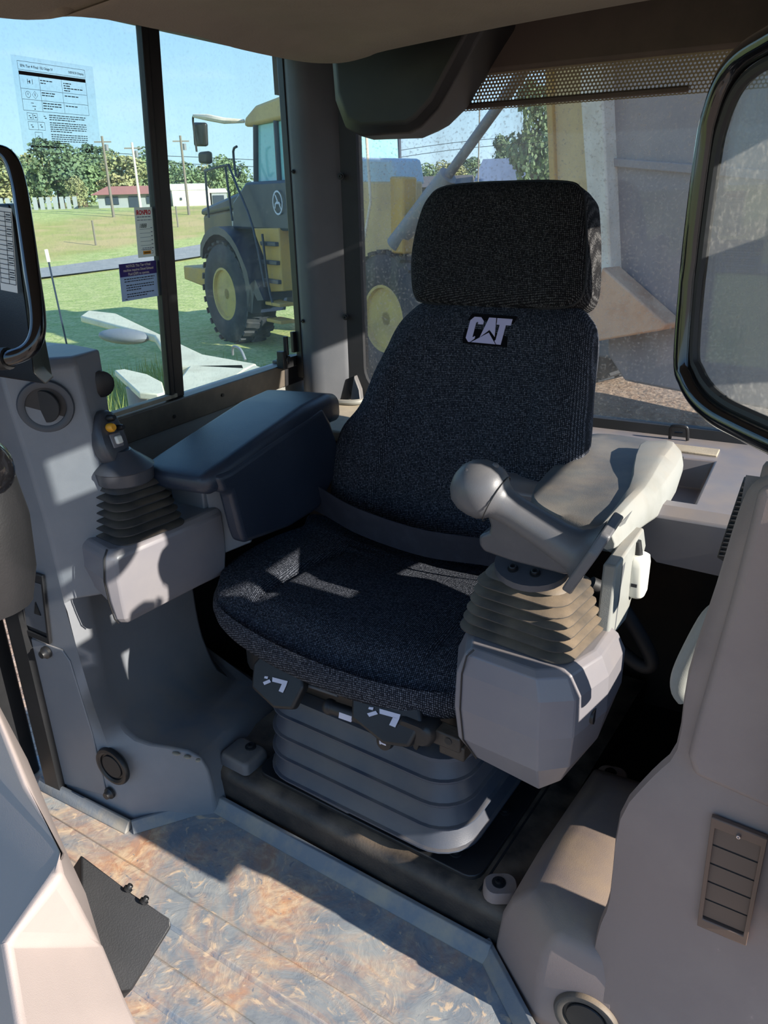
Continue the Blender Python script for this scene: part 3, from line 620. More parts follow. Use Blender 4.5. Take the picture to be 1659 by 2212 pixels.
# lap belt
A = [(-0.365, 0.0, 0.625), (-0.285, -0.015, 0.618), (-0.16, -0.035, 0.598), (0.02, -0.045, 0.590), (0.18, -0.03, 0.598), (0.30, -0.01, 0.585)]
path = smooth_path(A, 6); rings = []
for i, p in enumerate(path):
    t = i/(len(path)-1); hw = 0.043-0.010*t; lean = 0.010
    rings.append([p+Vector((0, lean-0.0015, -hw)), p+Vector((0, -lean-0.0015, hw)), p+Vector((0, -lean+0.0015, hw)), p+Vector((0, lean+0.0015, -hw))])
MB().add(*loft(rings)).go('lap_belt', M['strap'], st, local=True)
MB().add(*box((-0.385, 0.02, 0.60), (0.05, 0.05, 0.05))).go('belt_anchor', M['black'], st, local=True, bev=0.008)
MB().add(*ball((-0.372, -0.02, 0.560), 0.006)).go('anchor_bolt', M['chrome'], st, local=True)
# adjusters along the front of the pan
PY = -0.405
MB().add(*hexa([(-0.175, PY+0.03, 0.415), (-0.085, PY+0.03, 0.415), (-0.085, PY+0.03, 0.440), (-0.175, PY+0.03, 0.440)], (0, 0.05, 0))).go('slide_rail', M['blackdust'], st, local=True, bev=0.003)
MB().add(*hexa([(-0.02, PY+0.012, 0.425), (0.09, PY+0.012, 0.423), (0.10, PY+0.012, 0.435), (0.09, PY+0.012, 0.462), (-0.02, PY+0.012, 0.462)], (0, 0.03, 0))).go('mount_bar', M['black'], st, local=True, bev=0.003)
for x, r in ((-0.005, 0.010), (0.030, 0.010)): MB().add(*cyl((x, PY+0.013, 0.444), (x, PY+0.0095, 0.444), r)).go('plug', M['rubber'], st, local=True)
MB().add(*lathe((0.064, PY+0.014, 0.440), (0, -1, 0.1), [(0.019, 0), (0.019, 0.006), (0.013, 0.008), (0.011, 0.012), (0.006, 0.012), (0.006, 0.009)], n=18)).go('bolt', M['black'], st, local=True)
MB().add(*cyl((-0.03, PY+0.006, 0.410), (0.05, PY+0.004, 0.417), 0.0035)).go('rod', M['greyD'], st, local=True)
def paddle(cx, cz, wd, ht, name, lab):
    prof = [(-0.5, 0.15), (-0.36, 0.5), (0.36, 0.5), (0.5, 0.1), (0.42, -0.38), (0.1, -0.5), (-0.40, -0.30)]
    f = [(cx+x*wd, PY-0.020+(z)*0.055, cz+z*ht) for x, z in prof]
    o = MB().add(*hexa(f, (0.0, 0.020, -0.012))).go(name, M['black'], st, local=True, bev=0.006, seg=3, label=lab)
    ic = MB()
    for q in ([(-0.16, -0.14), (-0.06, -0.04), (-0.10, 0.0), (-0.20, -0.10)], [(-0.06, 0.06), (0.22, 0.10), (0.22, 0.02), (-0.04, -0.02)], [(0.14, 0.02), (0.22, 0.02), (0.20, -0.14), (0.12, -0.14)], [(-0.20, 0.02), (-0.14, 0.04), (-0.14, -0.01), (-0.20, -0.02)]):
        ic.add(*hexa([(cx+x*wd, PY-0.0212+(z)*0.055, cz+z*ht+0.0006) for x, z in q], (0, -0.0008, 0.0005)))
    ic.go('icon', M['lilacw'], o, local=True, smooth=False); return o
paddle(-0.088, 0.412, 0.135, 0.085, 'adjuster_paddle', 'paddle with a white seat symbol')
paddle(0.172, 0.440, 0.155, 0.085, 'adjuster_paddle', 'paddle with a white angled seat symbol')
MB().add(*loft([[(x, PY-0.012+dy, z) for x, z in rrect(0.235, 0.425, 0.075*s, 0.048*s, 0.02*s)] for s, dy in ((0.8, -0.012), (1, -0.004), (1, 0.03))])).go('adjuster_knob', M['black'], st, local=True, angle=50)
MB().add(*cyl((0.035, PY-0.004, 0.390), (0.115, PY-0.006, 0.398), 0.013)).add(*ball((0.035, PY-0.004, 0.390), 0.016)).go('damper', M['black'], st, local=True)
MB().add(*hexa([(0.068, PY-0.020, 0.388), (0.098, PY-0.021, 0.391), (0.098, PY-0.018, 0.402), (0.068, PY-0.017, 0.399)], (0, 0.004, 0))).go('gauge_window', M['lilacw'], st, local=True)
kn = MB().add(*lathe((0.166, PY+0.002, 0.366), (0, -1, 0.25), [(0.015, 0), (0.017, 0.006), (0.016, 0.016), (0.012, 0.018)], n=20)).go('adjuster_knob', M['black'], st, local=True, label='round knob with a white seat symbol')
ic = MB()
for q in ([(-0.4, -0.5), (-0.25, -0.5), (-0.15, 0.5), (-0.35, 0.5)], [(-0.3, -0.2), (0.4, -0.2), (0.4, -0.0), (-0.25, 0.0)], [(0.0, 0.1), (0.4, 0.4), (0.3, 0.5), (-0.1, 0.25)], [(0.0, -0.55), (0.45, -0.5), (0.45, -0.35), (0.0, -0.4)]):
    ic.add(*hexa([(0.166+x*0.018, PY-0.0165-z*0.002, 0.3705+z*0.018) for x, z in q], (0, -0.001, 0)))
ic.go('icon', M['lilacw'], kn, local=True, smooth=False)
for x in (0.125, 0.215): MB().add(*hexa([(x, PY+0.004, 0.392), (x+0.020, PY+0.004, 0.392), (x+0.014, PY, 0.368), (x+0.006, PY, 0.370)], (0, 0.012, 0))).go('lug', M['black'], st, local=True, bev=0.002)
MB().add(*box((0.292, PY+0.01, 0.420), (0.055, 0.03, 0.03))).add(*box((0.30, PY+0.015, 0.40), (0.05, 0.03, 0.03))).go('slide_rail', M['blackdust'], st, local=True, bev=0.003)
MB().add(*cyl((0.297, PY-0.004, 0.423), (0.297, PY-0.006, 0.423), 0.007)).go('rail_hole', M['rubber'], st, local=True)

# ================================================================== ARMREST CONSOLES
def boot(root, c, z0, z1, w0, d0, w1, d1, rz, n, m, lean=(0, 0)):
    rg = []
    N = n*5
    def rect(z, t, g, rr_):
        ww = w0+(w1-w0)*t+2*g; dd = d0+(d1-d0)*t+2*g; cx = c[0]+lean[0]*t; cy = c[1]+lean[1]*t
        return [(cx+x*cos(rz)-y*sin(rz), cy+x*sin(rz)+y*cos(rz), z) for x, y in rrect(0, 0, ww, dd, rr_, 6)]
    for i in range(n):
        for k, g in ((0.0, 0.0), (0.12, 0.006), (0.25, 0.0068), (0.42, 0.002), (0.65, -0.009), (0.85, -0.007)):
            t = (i+k)/n; rg.append(rect(z0+(z1-z0)*t, t, g, 0.032))
    rg.append(rect(z1, 1.0, 0.0, 0.03)); rg.append(rect(z1+0.006, 1.0, -0.004, 0.028)); rg.append(rect(z1+0.012, 1.0, -0.018, 0.02)); rg.append(rect(z1+0.014, 1.0, -0.035, 0.012))
    return MB().add(*loft(rg)).go('boot', m, root, angle=55)
def poly_loft(levels): return loft([[(x, y, z) for x, y in pl] for z, pl in levels])

# ---- the operator's right (left in the picture)
ac = thing('armrest_console', 'blue black armrest with silver pod and dark thumb button joystick, left of the seat', 'armrest', (-1.13, 1.10, 0.50))
pod = poly_loft([(0.516, [(-1.165, .958), (-1.155, .938), (-1.130, .908), (-1.114, .916), (-1.092, 1.10), (-1.080, 1.17), (-1.18, 1.17)]),
    (0.530, [(-1.185, .958), (-1.170, .934), (-1.129, .899), (-1.110, .908), (-1.086, 1.10), (-1.078, 1.175), (-1.20, 1.175)]),
    (0.572, [(-1.235, .955), (-1.220, .930), (-1.128, .892), (-1.106, .903), (-1.080, 1.10), (-1.075, 1.18), (-1.25, 1.18)]),
    (0.620, [(-1.260, .955), (-1.247, .926), (-1.128, .890), (-1.105, .902), (-1.078, 1.10), (-1.073, 1.18), (-1.27, 1.18)]),
    (0.664, [(-1.256, .955), (-1.244, .928), (-1.128, .898), (-1.107, .908), (-1.080, 1.10), (-1.075, 1.18), (-1.265, 1.18)]),
    (0.678, [(-1.246, .960), (-1.234, .938), (-1.130, .910), (-1.116, .918), (-1.090, 1.10), (-1.085, 1.18), (-1.255, 1.18)])])
MB().add(*pod).go('pod_body', M['silver'], ac, bev=0.004, seg=2, angle=14)
MB().add(*tube([(-1.131, .909, .679), (-1.129, .8965, .664), (-1.129, .8885, .62), (-1.129, .8905, .572), (-1.130, .8975, .530), (-1.131, .9065, .516)], 0.0016, 6)).go('seam', M['black'], ac)
MB().add(*hexa([(-1.200, 1.16, .655), (-1.102, 1.155, .655), (-1.100, 1.155, .762), (-1.197, 1.16, .757)], (0.02, 0.20, 0))).add(*hexa([(-1.090, 1.165, .56), (-1.045, 1.235, .575), (-1.050, 1.22, .772), (-1.100, 1.158, .762)], (-0.05, 0.06, 0))).go('riser', M['grey'], ac, bev=0.004)
boot(ac, (-1.178, 1.022), 0.676, 0.770, 0.165, 0.150, 0.115, 0.115, radians(-11), 6, M['bootL'])
# joystick
js = mk('joystick', *lathe((-1.172, 1.018, 0.778), (0.0, -0.02, 1), [(0.052, 0.0), (0.056, 0.004), (0.058, 0.028), (0.060, 0.030), (0.054, 0.036), (0.036, 0.052), (0.026, 0.060), (0.020, 0.066)], 28), M['gripL'], ac, angle=35)
MB().add(*hexa([(-1.262, 0.985, 0.855), (-1.226, 0.975, 0.812), (-1.19, 0.97, 0.805), (-1.19, 0.975, 0.830), (-1.235, 0.985, 0.868)], (0.01, 0.03, 0.004))).go('guard', M['gripL'], js, bev=0.005, seg=3)
MB().add(*lathe((-1.198, 0.985, 0.778), (0.1, 0.1, 1), [(0.020, 0), (0.019, 0.006), (0.012, 0.010), (0.011, 0.05)], 16)).go('stem', M['gripL'], js)
ax_ = Vector((-0.24, 0.05, 1)).normalized(); X_ = Vector((0.80, -0.58, 0)); X_ = (X_-ax_*X_.dot(ax_)).normalized(); Y_ = ax_.cross(X_)
hb = Vector((-1.180, 1.005, 0.818)); rg = []
for h, rx, ry, ox in ((0.0, 0.022, 0.020, 0), (0.008, 0.031, 0.028, 0), (0.025, 0.038, 0.034, 0), (0.045, 0.039, 0.036, -0.002), (0.065, 0.036, 0.034, -0.004), (0.085, 0.028, 0.029, -0.008), (0.098, 0.020, 0.021, -0.010), (0.105, 0.010, 0.011, -0.012)):
    ring = []
    for j in range(24):
        a = 2*pi*j/24; u = rx*cos(a); v = ry*sin(a)
        # flat thumb face on the side turned to the seat
        lim = 0.022-0.10*max(0, h-0.03)
        q = 0.75*u+0.66*v
        if q > lim: u -= 0.75*(q-lim); v -= 0.66*(q-lim)
        ring.append(hb+ax_*h+X_*(u+ox)+Y_*v)
    rg.append(ring)
MB().add(*loft(rg)).go('grip', M['gripL'], js, angle=50)
F_ = (X_*0.75+Y_*0.66).normalized(); T_ = ax_.cross(F_).normalized()
def onface(h, s, d): 
    lim = 0.022-0.10*max(0, h-0.03)
    return hb+ax_*h+F_*(lim+d-0.004)+T_*s
def btn(name, h, s, r, ln, m): return MB().add(*lathe(onface(h, s, 0), F_, [(r, 0), (r, ln*0.7), (r*0.7, ln)], 14)).go(name, m, js)
btn('thumb_button', 0.088, 0.004, 0.007, 0.016, M['black'])
btn('thumb_button', 0.070, -0.004, 0.009, 0.014, M['yellowb'])
btn('thumb_button', 0.066, 0.016, 0.006, 0.018, M['black'])
fp = [onface(0.030, -0.014, 0.002), onface(0.030, 0.014, 0.002), onface(0.058, 0.014, 0.002), onface(0.058, -0.014, 0.002)]
MB().add(*hexa(fp, F_*0.004)).go('switch_bezel', M['silver'], js, bev=0.002)
fp = [onface(0.036, -0.007, 0.005), onface(0.036, 0.009, 0.005), onface(0.052, 0.009, 0.005), onface(0.052, -0.007, 0.005)]
MB().add(*hexa(fp, F_*0.008)).go('thumb_roller', M['white'], js, bev=0.003)
MB().add(*ball(hb+ax_*0.078-X_*0.0-Y_*0.033-F_*0.004, 0.004)).go('screw_hole', M['black'], js)
# pad
secs = []
for y, zt, th, cx, wd in ((1.052, 0.788, 0.020, -1.085, 0.150), (1.058, 0.795, 0.036, -1.085, 0.176), (1.075, 0.802, 0.050, -1.085, 0.192), (1.12, 0.810, 0.058, -1.086, 0.198), (1.25, 0.832, 0.064, -1.086, 0.200), (1.40, 0.856, 0.070, -1.086, 0.205), (1.50, 0.860, 0.075, -1.088, 0.205), (1.545, 0.850, 0.070, -1.090, 0.195), (1.565, 0.825, 0.05, -1.09, 0.17)):
    secs.append([(cx+x, y, zt-th/2+z+0.004*(x/0.1)) for x, z in rrect(0, 0, wd, th, min(0.024, th*0.45), 6)])
MB().add(*loft(secs)).go('armrest_pad', M['vinyl'], ac, angle=60)
sk = [(1.075, .795), (1.090, .755), (1.112, .748), (1.128, .66), (1.138, .625), (1.20, .615), (1.30, .60), (1.42, .60), (1.50, .66), (1.525, .72), (1.49, .80), (1.46, .842), (1.30, .820), (1.12, .795)]
vs, fs = hexa([(-0.981, y, zz) for y, zz in sk], (-0.040, 0, 0))
MB().add(vs, fs).go('side_skirt', M['vinyl'], ac, bev=0.012, seg=4, angle=60)

# ---- the operator's left (right in the picture)
ar = thing('armrest_console', 'dusty pale armrest with faceted silver pod and grey bulbous joystick, right of the seat', 'armrest', (-0.32, 1.10, 0.42))
pod = poly_loft([(0.418, [(-.400, 1.03), (-.388, .975), (-.268, .950), (-.243, .985), (-.232, 1.06), (-.26, 1.13), (-.41, 1.13)]),
    (0.470, [(-.428, 1.02), (-.408, .950), (-.267, .930), (-.226, .962), (-.205, 1.05), (-.215, 1.14), (-.44, 1.15)]),
    (0.535, [(-.438, 1.01), (-.412, .942), (-.267, .922), (-.221, .952), (-.193, 1.04), (-.190, 1.13), (-.45, 1.18)]),
    (0.600, [(-.436, 1.01), (-.410, .944), (-.269, .926), (-.223, .955), (-.195, 1.04), (-.190, 1.13), (-.45, 1.18)]),
    (0.632, [(-.425, 1.02), (-.400, .952), (-.278, .936), (-.238, .962), (-.208, 1.04), (-.202, 1.12), (-.44, 1.18)]),
    (0.640, [(-.415, 1.03), (-.392, .962), (-.285, .948), (-.248, .970), (-.220, 1.04), (-.215, 1.12), (-.43, 1.18)])])
MB().add(*pod).go('pod_body', M['silver'], ar, bev=0.0022, seg=2, angle=8)
MB().add(*tube([(-.385, .952, .643), (-.394, .946, .632), (-.400, .9415, .600), (-.401, .939, .535), (-.398, .947, .470), (-.384, .972, .418)], 0.0014, 6)).go('seam', M['black'], ar)
MB().add(*cyl((-.203, 1.005, .545), (-.209, 1.005, .545), 0.013, n=20)).go('screw_hole', M['black'], ar)
boot(ar, (-0.330, 1.062), 0.640, 0.738, 0.190, 0.150, 0.140, 0.110, radians(-9), 6, M['boot'])
jr = mk('joystick', *loft([[(-0.322+x, 1.022+yy_, 0.766+0.35*yy_+q) for x, yy_ in [(0.058*cos(2*pi*j/28), 0.046*sin(2*pi*j/28)) for j in range(28)]] for q in (0.0, 0.010)]), M['gripL'], ar)
for x in (-0.345, -0.310): bolt((x, 1.002, 0.770), (0, -0.35, 1), 0.0055, 'bolt', jr)
hd_ = Vector((-0.398, 1.0, 0.889)); tx = (Vector((-0.222, 1.0, 0.812))-hd_).normalized()
ty = Vector((0, 1, 0)); tz = tx.cross(ty); tz = -tz if tz.z < 0 else tz
rg = []
for s, rv, rh, dz in ((-0.046, 0.008, 0.008, 0), (-0.042, 0.022, 0.022, 0), (-0.032, 0.035, 0.034, 0), (-0.016, 0.043, 0.041, 0.001), (0.0, 0.045, 0.042, 0.002), (0.014, 0.043, 0.040, 0.002), (0.024, 0.037, 0.035, 0.002), (0.030, 0.030, 0.029, 0.001), (0.040, 0.026, 0.026, -0.001), (0.06, 0.0245, 0.025, -0.002), (0.10, 0.026, 0.026, -0.003), (0.135, 0.028, 0.028, -0.004), (0.155, 0.031, 0.030, -0.003), (0.165, 0.036, 0.034, 0.0), (0.172, 0.044, 0.038, 0.003), (0.177, 0.054, 0.044, 0.005)):
    c = hd_+tx*s+tz*dz; rg.append([c+ty*(rh*cos(2*pi*j/26))+tz*(rv*sin(2*pi*j/26)) for j in range(26)])
MB().add(*loft(rg)).go('grip', M['grip'], jr, angle=40)
MB().add(*tube([hd_+tx*0.0255+ty*(0.0365*cos(2*pi*j/24))+tz*(0.0002+0.0385*sin(2*pi*j/24)) for j in range(24)], 0.0009, 5, True)).go('seam', M['black'], jr)
fl_ = [(0.062, 0.020), (0.058, 0.040), (0.030, 0.054), (-0.030, 0.052), (-0.052, 0.040), (-0.056, 0.0), (-0.052, -0.040), (-0.03, -0.052), (0.03, -0.054), (0.058, -0.040), (0.062, -0.020)]
MB().add(*hexa([hd_+tx*0.174+tz*(a+0.004)+ty*bb+tx*(0.004*(a > 0)) for a, bb in fl_], tx*0.015)).go('flange', M['grip'], jr, bev=0.003)
MB().add(*ball(hd_+tx*-0.028+tz*0.026+ty*-0.018, 0.007, 0.007, 0.004)).go('emblem_dimple', M['gripL'], jr)
MB().add(*ball(hd_+tz*0.046+tx*0.002, 0.005)).go('top_nub', M['grip'], jr)
brk = [(-.384, .858), (-.377, .842), (-.379, .830), (-.388, .826), (-.3955, .820), (-.394, .806), (-.386, .797), (-.34, .790), (-.262, .786), (-.228, .796), (-.24, .822), (-.36, .866)]
MB().add(*hexa([(x, .984, zz) for x, zz in brk], (0, 0.036, 0))).go('hand_rest', M['gripL'], jr, bev=0.005, seg=3)
# armrest
tp = [(-.418, 1.30), (-.345, 1.215), (-.262, 1.195), (-.236, 1.22), (-.226, 1.40), (-.222, 1.60), (-.255, 1.685), (-.31, 1.735), (-.424, 1.715), (-.430, 1.50)]
tv = pillow(tp, [(0.90, 0.728), (0.99, 0.735), (1.0, 0.755), (0.995, 0.770), (0.975, 0.777)], lambda u, v, z: (u, v, z), lambda u, v, t, w0: 0.777+0.004*min(1, t*3)-0.004*gro(u+0.33, 0.05), k=5, steps=8)
MB().add(*tv).go('armrest_pad', M['arm'], ar, angle=60)
secs = []
# (y, inner x, ridge x, outer x, bottom z, ridge lift)
for y, xi, xr, xo, zb_, lf in ((1.190, -.262, -.248, -.236, .738, 0), (1.20, -.264, -.246, -.232, .731, .002), (1.30, -.262, -.238, -.2225, .730, .004), (1.38, -.262, -.230, -.2115, .722, .006), (1.44, -.268, -.228, -.2035, .714, .010), (1.48, -.276, -.228, -.200, .714, .014), (1.54, -.285, -.226, -.196, .724, .020), (1.60, -.290, -.222, -.196, .748, .024), (1.635, -.286, -.226, -.202, .768, .022), (1.645, -.280, -.232, -.212, .774, .016)):
    secs.append([(xi, y, .772), (xi+.004, y, .783+lf*0.8), (xr-.012, y, .786+lf), (xr, y, .784+lf), (xo-.006, y, .768+lf*0.9), (xo, y, .755+lf*0.6), (xo, y, zb_+.008), (xo-.006, y, zb_), (xo-.022, y, zb_+.006), (xi, y, .752)])
MB().add(*loft(secs)).go('armrest_shell', M['pale'], ar, bev=0.004, angle=50)
MB().add(*hexa([(-.214, 1.10, .62), (-.214, 1.115, .752), (-.210, 1.30, .745), (-.208, 1.33, .70), (-.210, 1.22, .60)], (-0.022, 0, 0))).go('support_plate', M['pale'], ar, bev=0.004)
MB().add(*hexa([(-.2125, 1.140, .62), (-.2125, 1.160, .62), (-.2125, 1.172, .735), (-.2125, 1.152, .735)], (-0.002, 0, 0))).go('support_groove', M['greyD'], ar)
lv = MB().add(*loft([[(-0.204+x*s, 1.25+y*s, z) for x, y in rrect(0, 0, 0.034, 0.050, 0.012)] for z, s in ((0.640, 0.75), (0.646, 1.0), (0.700, 1.0), (0.712, 0.9), (0.717, 0.6))])).go('lock_lever', M['white'], ar, angle=50)
MB().add(*box((-0.204, 1.2245, 0.668), (0.010, 0.001, 0.006))).go('icon', M['ink'], lv)
MB().add(*cyl((-0.206, 1.25, 0.712), (-0.212, 1.25, 0.74), 0.008)).go('lever_stem', M['black'], ar); MB().add(*cyl((-0.215, 1.235, 0.65), (-0.235, 1.25, 0.63), 0.012)).go('lever_pivot', M['black'], ar)
hs = thing('hydraulic_hose', 'looped black hose behind the dusty pod on the right', 'hose', (-0.22, 1.35, 0.43))
MB().add(*tube(smooth_path([(-.30, 1.33, .60), (-.262, 1.35, .575), (-.232, 1.35, .540), (-.198, 1.35, .492), (-.176, 1.35, .452), (-.184, 1.35, .434), (-.21, 1.35, .440), (-.26, 1.36, .470), (-.32, 1.38, .52)], 6), 0.014, 12)).go('hose', M['rubber'], hs)

# ================================================================== SIDE CONSOLES
def ring_on(root, c, r, name, m, m2, nrm=(0, -1, 0), deep=0.012, tilt=0.35):
    c = Vector(c)
    o = MB().add(*lathe(c-Vector(nrm)*0.004, nrm, [(r*0.70, -0.01), (r*1.0, 0.0), (r*1.02, 0.006), (r*0.97, 0.011), (r*0.84, 0.012), (r*0.73, 0.009), (r*0.70, 0.0)], 36)).go(name, m, root, angle=40)
    x, y, d = frame_of(nrm); nn = (d+x*tilt).normalized()
    MB().add(*lathe(c-Vector(nrm)*0.003, nn, [(r*0.60, 0.002), (r*0.62, 0.006), (r*0.60, 0.008), (0.001, 0.0085)], 28)).go('shutter', m2, o)
    MB().add(*lathe(c, nrm, [(r*0.72, 0.0), (r*0.72, 0.001)], 28)).go('duct', M['black'], o)
    return o
cc = thing('side_console', 'bluish grey moulded side console with round air vents, behind the dark joystick at left', 'console', (-1.25, 0.95, 0))
XL = -1.47
zs_ = (0.0, 0.06, 0.18, 0.30, 0.42, 0.55, 0.60, 0.72, 0.84, 0.95, 1.015, 1.030)
xb = (-1.160, -1.175, -1.200, -1.225, -1.240, -1.249, -1.249, -1.256, -1.272, -1.291, -1.298, -1.305)
b = MB()
XLs = (-1.445, -1.44, -1.43, -1.42, -1.41, -1.398, -1.392, -1.45, -1.47, -1.47, -1.47, -1.47)
front = [[(xl, .88, z) for xl, z in zip(XLs, zs_)], [(-1.34, .88, z) for z in zs_], [(x, .88, z) for x, z in zip(xb, zs_)]]
front[0][-1] = (-1.42, .905, 1.030); front[1][-1] = (-1.36, .90, 1.032); front[2][-1] = (-1.305, .90, 1.032)
b.add(*loft(front, False, False, False))
# upper diagonal face and its return
up_i = range(5, 12)
C_ = {0.55: (-1.165, .97), 0.60: (-1.165, .97), 0.72: (-1.175, .975), 0.84: (-1.190, .98), 0.95: (-1.205, .98), 1.015: (-1.213, .98), 1.030: (-1.225, .985)}
r1 = [(xb[i], .88, zs_[i]) if i < 11 else (-1.305, .90, 1.032) for i in up_i]; r2 = [(*C_[zs_[i]], zs_[i]) for i in up_i]
r3 = [(-1.235, 1.06, z[2]) for z in r2]; r4 = [(-1.33, 1.08, z[2]) for z in r2]; r5 = [(XL, 1.08, z[2]) for z in r2]
b.add(*loft([r1, r2, r3, r4, r5], False, False, False))
b.add([(-1.42, .905, 1.030), (-1.36, .90, 1.032), (-1.305, .90, 1.032), (-1.225, .985, 1.030), (-1.235, 1.06, 1.030), (-1.33, 1.08, 1.030), (XL, 1.08, 1.030)], [(0, 1, 2, 3, 4, 5, 6)])
# lower bevel, hollow and foot
g1 = [(-1.249, .88, .55), (-1.240, .88, .42), (-1.225, .88, .30), (-1.200, .88, .18), (-1.175, .88, .06), (-1.160, .88, 0)]
g2 = [(-1.246, .93, .55), (-1.243, .93, .40), (-1.236, .93, .27), (-1.168, .93, .197), (-1.040, .985, .155), (-1.022, .99, 0)]
g2b = [(-1.252, .945, .55), (-1.251, .945, .40), (-1.244, .95, .262), (-1.168, .955, .190), (-1.050, 1.00, .152), (-1.020, 1.00, 0)]
g3 = [(-1.280, 1.01, .55), (-1.280, 1.01, .38), (-1.262, 1.03, .25), (-1.180, 1.06, .175), (-1.060, 1.09, .145), (-1.010, 1.09, 0)]
g4 = [(-1.280, 1.27, .55), (-1.280, 1.27, .33), (-1.272, 1.28, .21), (-1.240, 1.30, .115), (-1.10, 1.32, .105), (-0.990, 1.36, 0)]
g5 = [(-1.40, 1.34, .55), (-1.40, 1.34, .36), (-1.40, 1.34, .24), (-1.40, 1.36, .165), (-1.40, 1.38, .12), (-1.40, 1.38, 0)]
def fine(gs):
    out = []
    for g in gs: out.append(smooth_path(g, 4))
    return out
b.add(*loft([smooth_path(g, 4) for g in (g1, g2, g2b, g3, g4, g5)], False, False, False))
b.add([(-1.246, .93, .55), (-1.249, .88, .55), (-1.165, .97, .55), (-1.235, 1.06, .55), (-1.28, 1.30, .55), (-1.28, 1.01, .55)], [(0, 1, 2, 3, 4, 5)])
b.go('console_body', M['grey'], cc, angle=28, bev=0.006, seg=3)
ring_on(cc, (-1.250, .926, .945), 0.050, 'air_vent', mat('vent_grey', lin(66, 70, 76), 0.5), M['rubber'], Vector((0.72, -0.69, 0)), tilt=-0.5)
ring_on(cc, (-1.198, .878, .152), 0.046, 'air_vent', M['black'], M['rubber'], (0, -1, 0), tilt=0.0)
def grille(root, pts, n, th=0.006, m=M['black'], nrm=Vector((0, -1, 0)), slat_m=None, k=0.17):
    p = [Vector(q) for q in pts]; c = sum(p, Vector())/4
    outer = p; inner = [q.lerp(c, k) for q in p]
    o = MB().add(*ring_band([q+nrm*0.001 for q in outer], [q+nrm*0.001 for q in inner], nrm*th)).go('grille', m, root, bev=0.0015)
    MB().add(*hexa([q-nrm*0.002 for q in inner], nrm*0.003)).go('duct', M['rubber'], o)
    for i in range(n):
        t0, t1 = (i+0.08)/n, (i+0.92)/n
        a, bq = inner[0].lerp(inner[3], t0), inner[1].lerp(inner[2], t0); cq, dq = inner[1].lerp(inner[2], t1), inner[0].lerp(inner[3], t1)
        sh = lambda q, s: q.lerp(c, 0.0)+nrm*s
        MB().add(*hexa([a+nrm*0.0022, bq+nrm*0.0022, cq+nrm*0.0045, dq+nrm*0.0045], -nrm*0.002)).go('slat', slat_m or m, o)
    return o
grille(cc, [(-1.372, .878, .602), (-1.292, .878, .602), (-1.317, .878, .432), (-1.396, .878, .436)], 1, slat_m=M['greyD'])
MB().add(*hexa([(-1.347, .872, .50), (-1.327, .872, .50), (-1.336, .872, .53)], (0, 0.002, 0))).go('arrow_mark', M['black'], cc)
MB().add(*hexa([(-1.392, .8765, .425), (-1.288, .8765, .425), (-1.270, .8765, .402), (-1.246, .8765, .22), (-1.238, .8765, .05), (-1.440, .8765, .014)], (0, 0.004, 0))).go('access_panel', M['grey'], cc, bev=0.002)
for p in ((-1.335, .874, .408), (-1.221, .876, .070)): MB().add(*lathe(p, (0, -1, 0), [(0.014, 0), (0.014, 0.006), (0.010, 0.010), (0.008, 0.016), (0.003, 0.016)], 16)).go('latch_knob', M['black'], cc)
MB().add(*lathe((-1.222, 1.04, .965), (0.9, -0.3, 0), [(0.026, -0.03), (0.026, 0.0), (0.018, 0.004)], 20)).go('air_vent', M['black'], cc)
for k in range(5):
    MB().add(*ball((-1.085+0.012*k-0.012*(k % 2), .957+0.004*k, .1705-0.003*k), 0.010-0.001*k, 0.006, 0.0025, 8, 6)).go('scuff', M['tan'], cc)

rc = thing('side_console', 'large dusty grey side console with painted pink ground bounce and louvre vent, in the right foreground', 'console', (-0.10, 0.95, 0))
b = MB()
ez = ((0.0, -.150), (0.12, -.150), (0.20, -.148), (0.26, -.143), (0.32, -.134), (0.474, -.133), (0.563, -.099), (0.62, -.073), (0.733, -.072), (0.86, -.056), (0.955, -.045), (0.99, -.036), (1.005, -.02))
fz = (-.12, -.12, -.115, -.10, -.085, -.080, -.060, -.040, -.038, -.030, -.026, -.020, -.005)
rings = [[(0.20, .925, z) for z, x in ez], [(x+0.03, .925, z) for z, x in ez], [(x, .90, z) for z, x in ez], [(x+0.003, .885, z) for z, x in ez], [(f, .866, z[0]) for f, z in zip(fz, ez)], [(0.20, .866, z) for z, x in ez]]
rings = [smooth_path(r, 3) for r in rings]
b.add(*loft(rings, False, False, False))
top_ = [r[-1] for r in rings]; b.add(top_, [(0, 1, 2, 3, 4, 5)])
b.go('column', M['greyR'], rc, angle=45)
up_ = [(-.027, .862, 1.000), (-.036, .858, .86), (-.052, .856, .68), (-.055, .856, .635), (-.045, .856, .608), (.20, .856, .565), (.20, .860, 1.005)]
MB().add(*hexa(up_, (0, 0.022, 0))).go('upper_panel', M['greyR'], rc, bev=0.010, seg=4, angle=60)
hump = poly_loft([(0.0, [(-.10, .866), (-.225, .866), (-.335, .960), (-.315, 1.10), (-.275, 1.38), (-.12, 1.38), (-.08, .93)]),
    (0.12, [(-.10, .866), (-.223, .864), (-.318, .945), (-.305, 1.09), (-.268, 1.37), (-.12, 1.37), (-.08, .93)]),
    (0.172, [(-.10, .867), (-.218, .868), (-.300, .938), (-.290, 1.08), (-.258, 1.33), (-.12, 1.33), (-.08, .93)]),
    (0.205, [(-.105, .875), (-.205, .882), (-.268, .945), (-.262, 1.08), (-.235, 1.28), (-.13, 1.28), (-.09, .94)]),
    (0.216, [(-.12, .90), (-.19, .91), (-.235, .965), (-.232, 1.07), (-.21, 1.22), (-.14, 1.22), (-.11, .97)])])
MB().add(*hump).go('hump', M['greyR'], rc, bev=0.012, seg=4, angle=60)
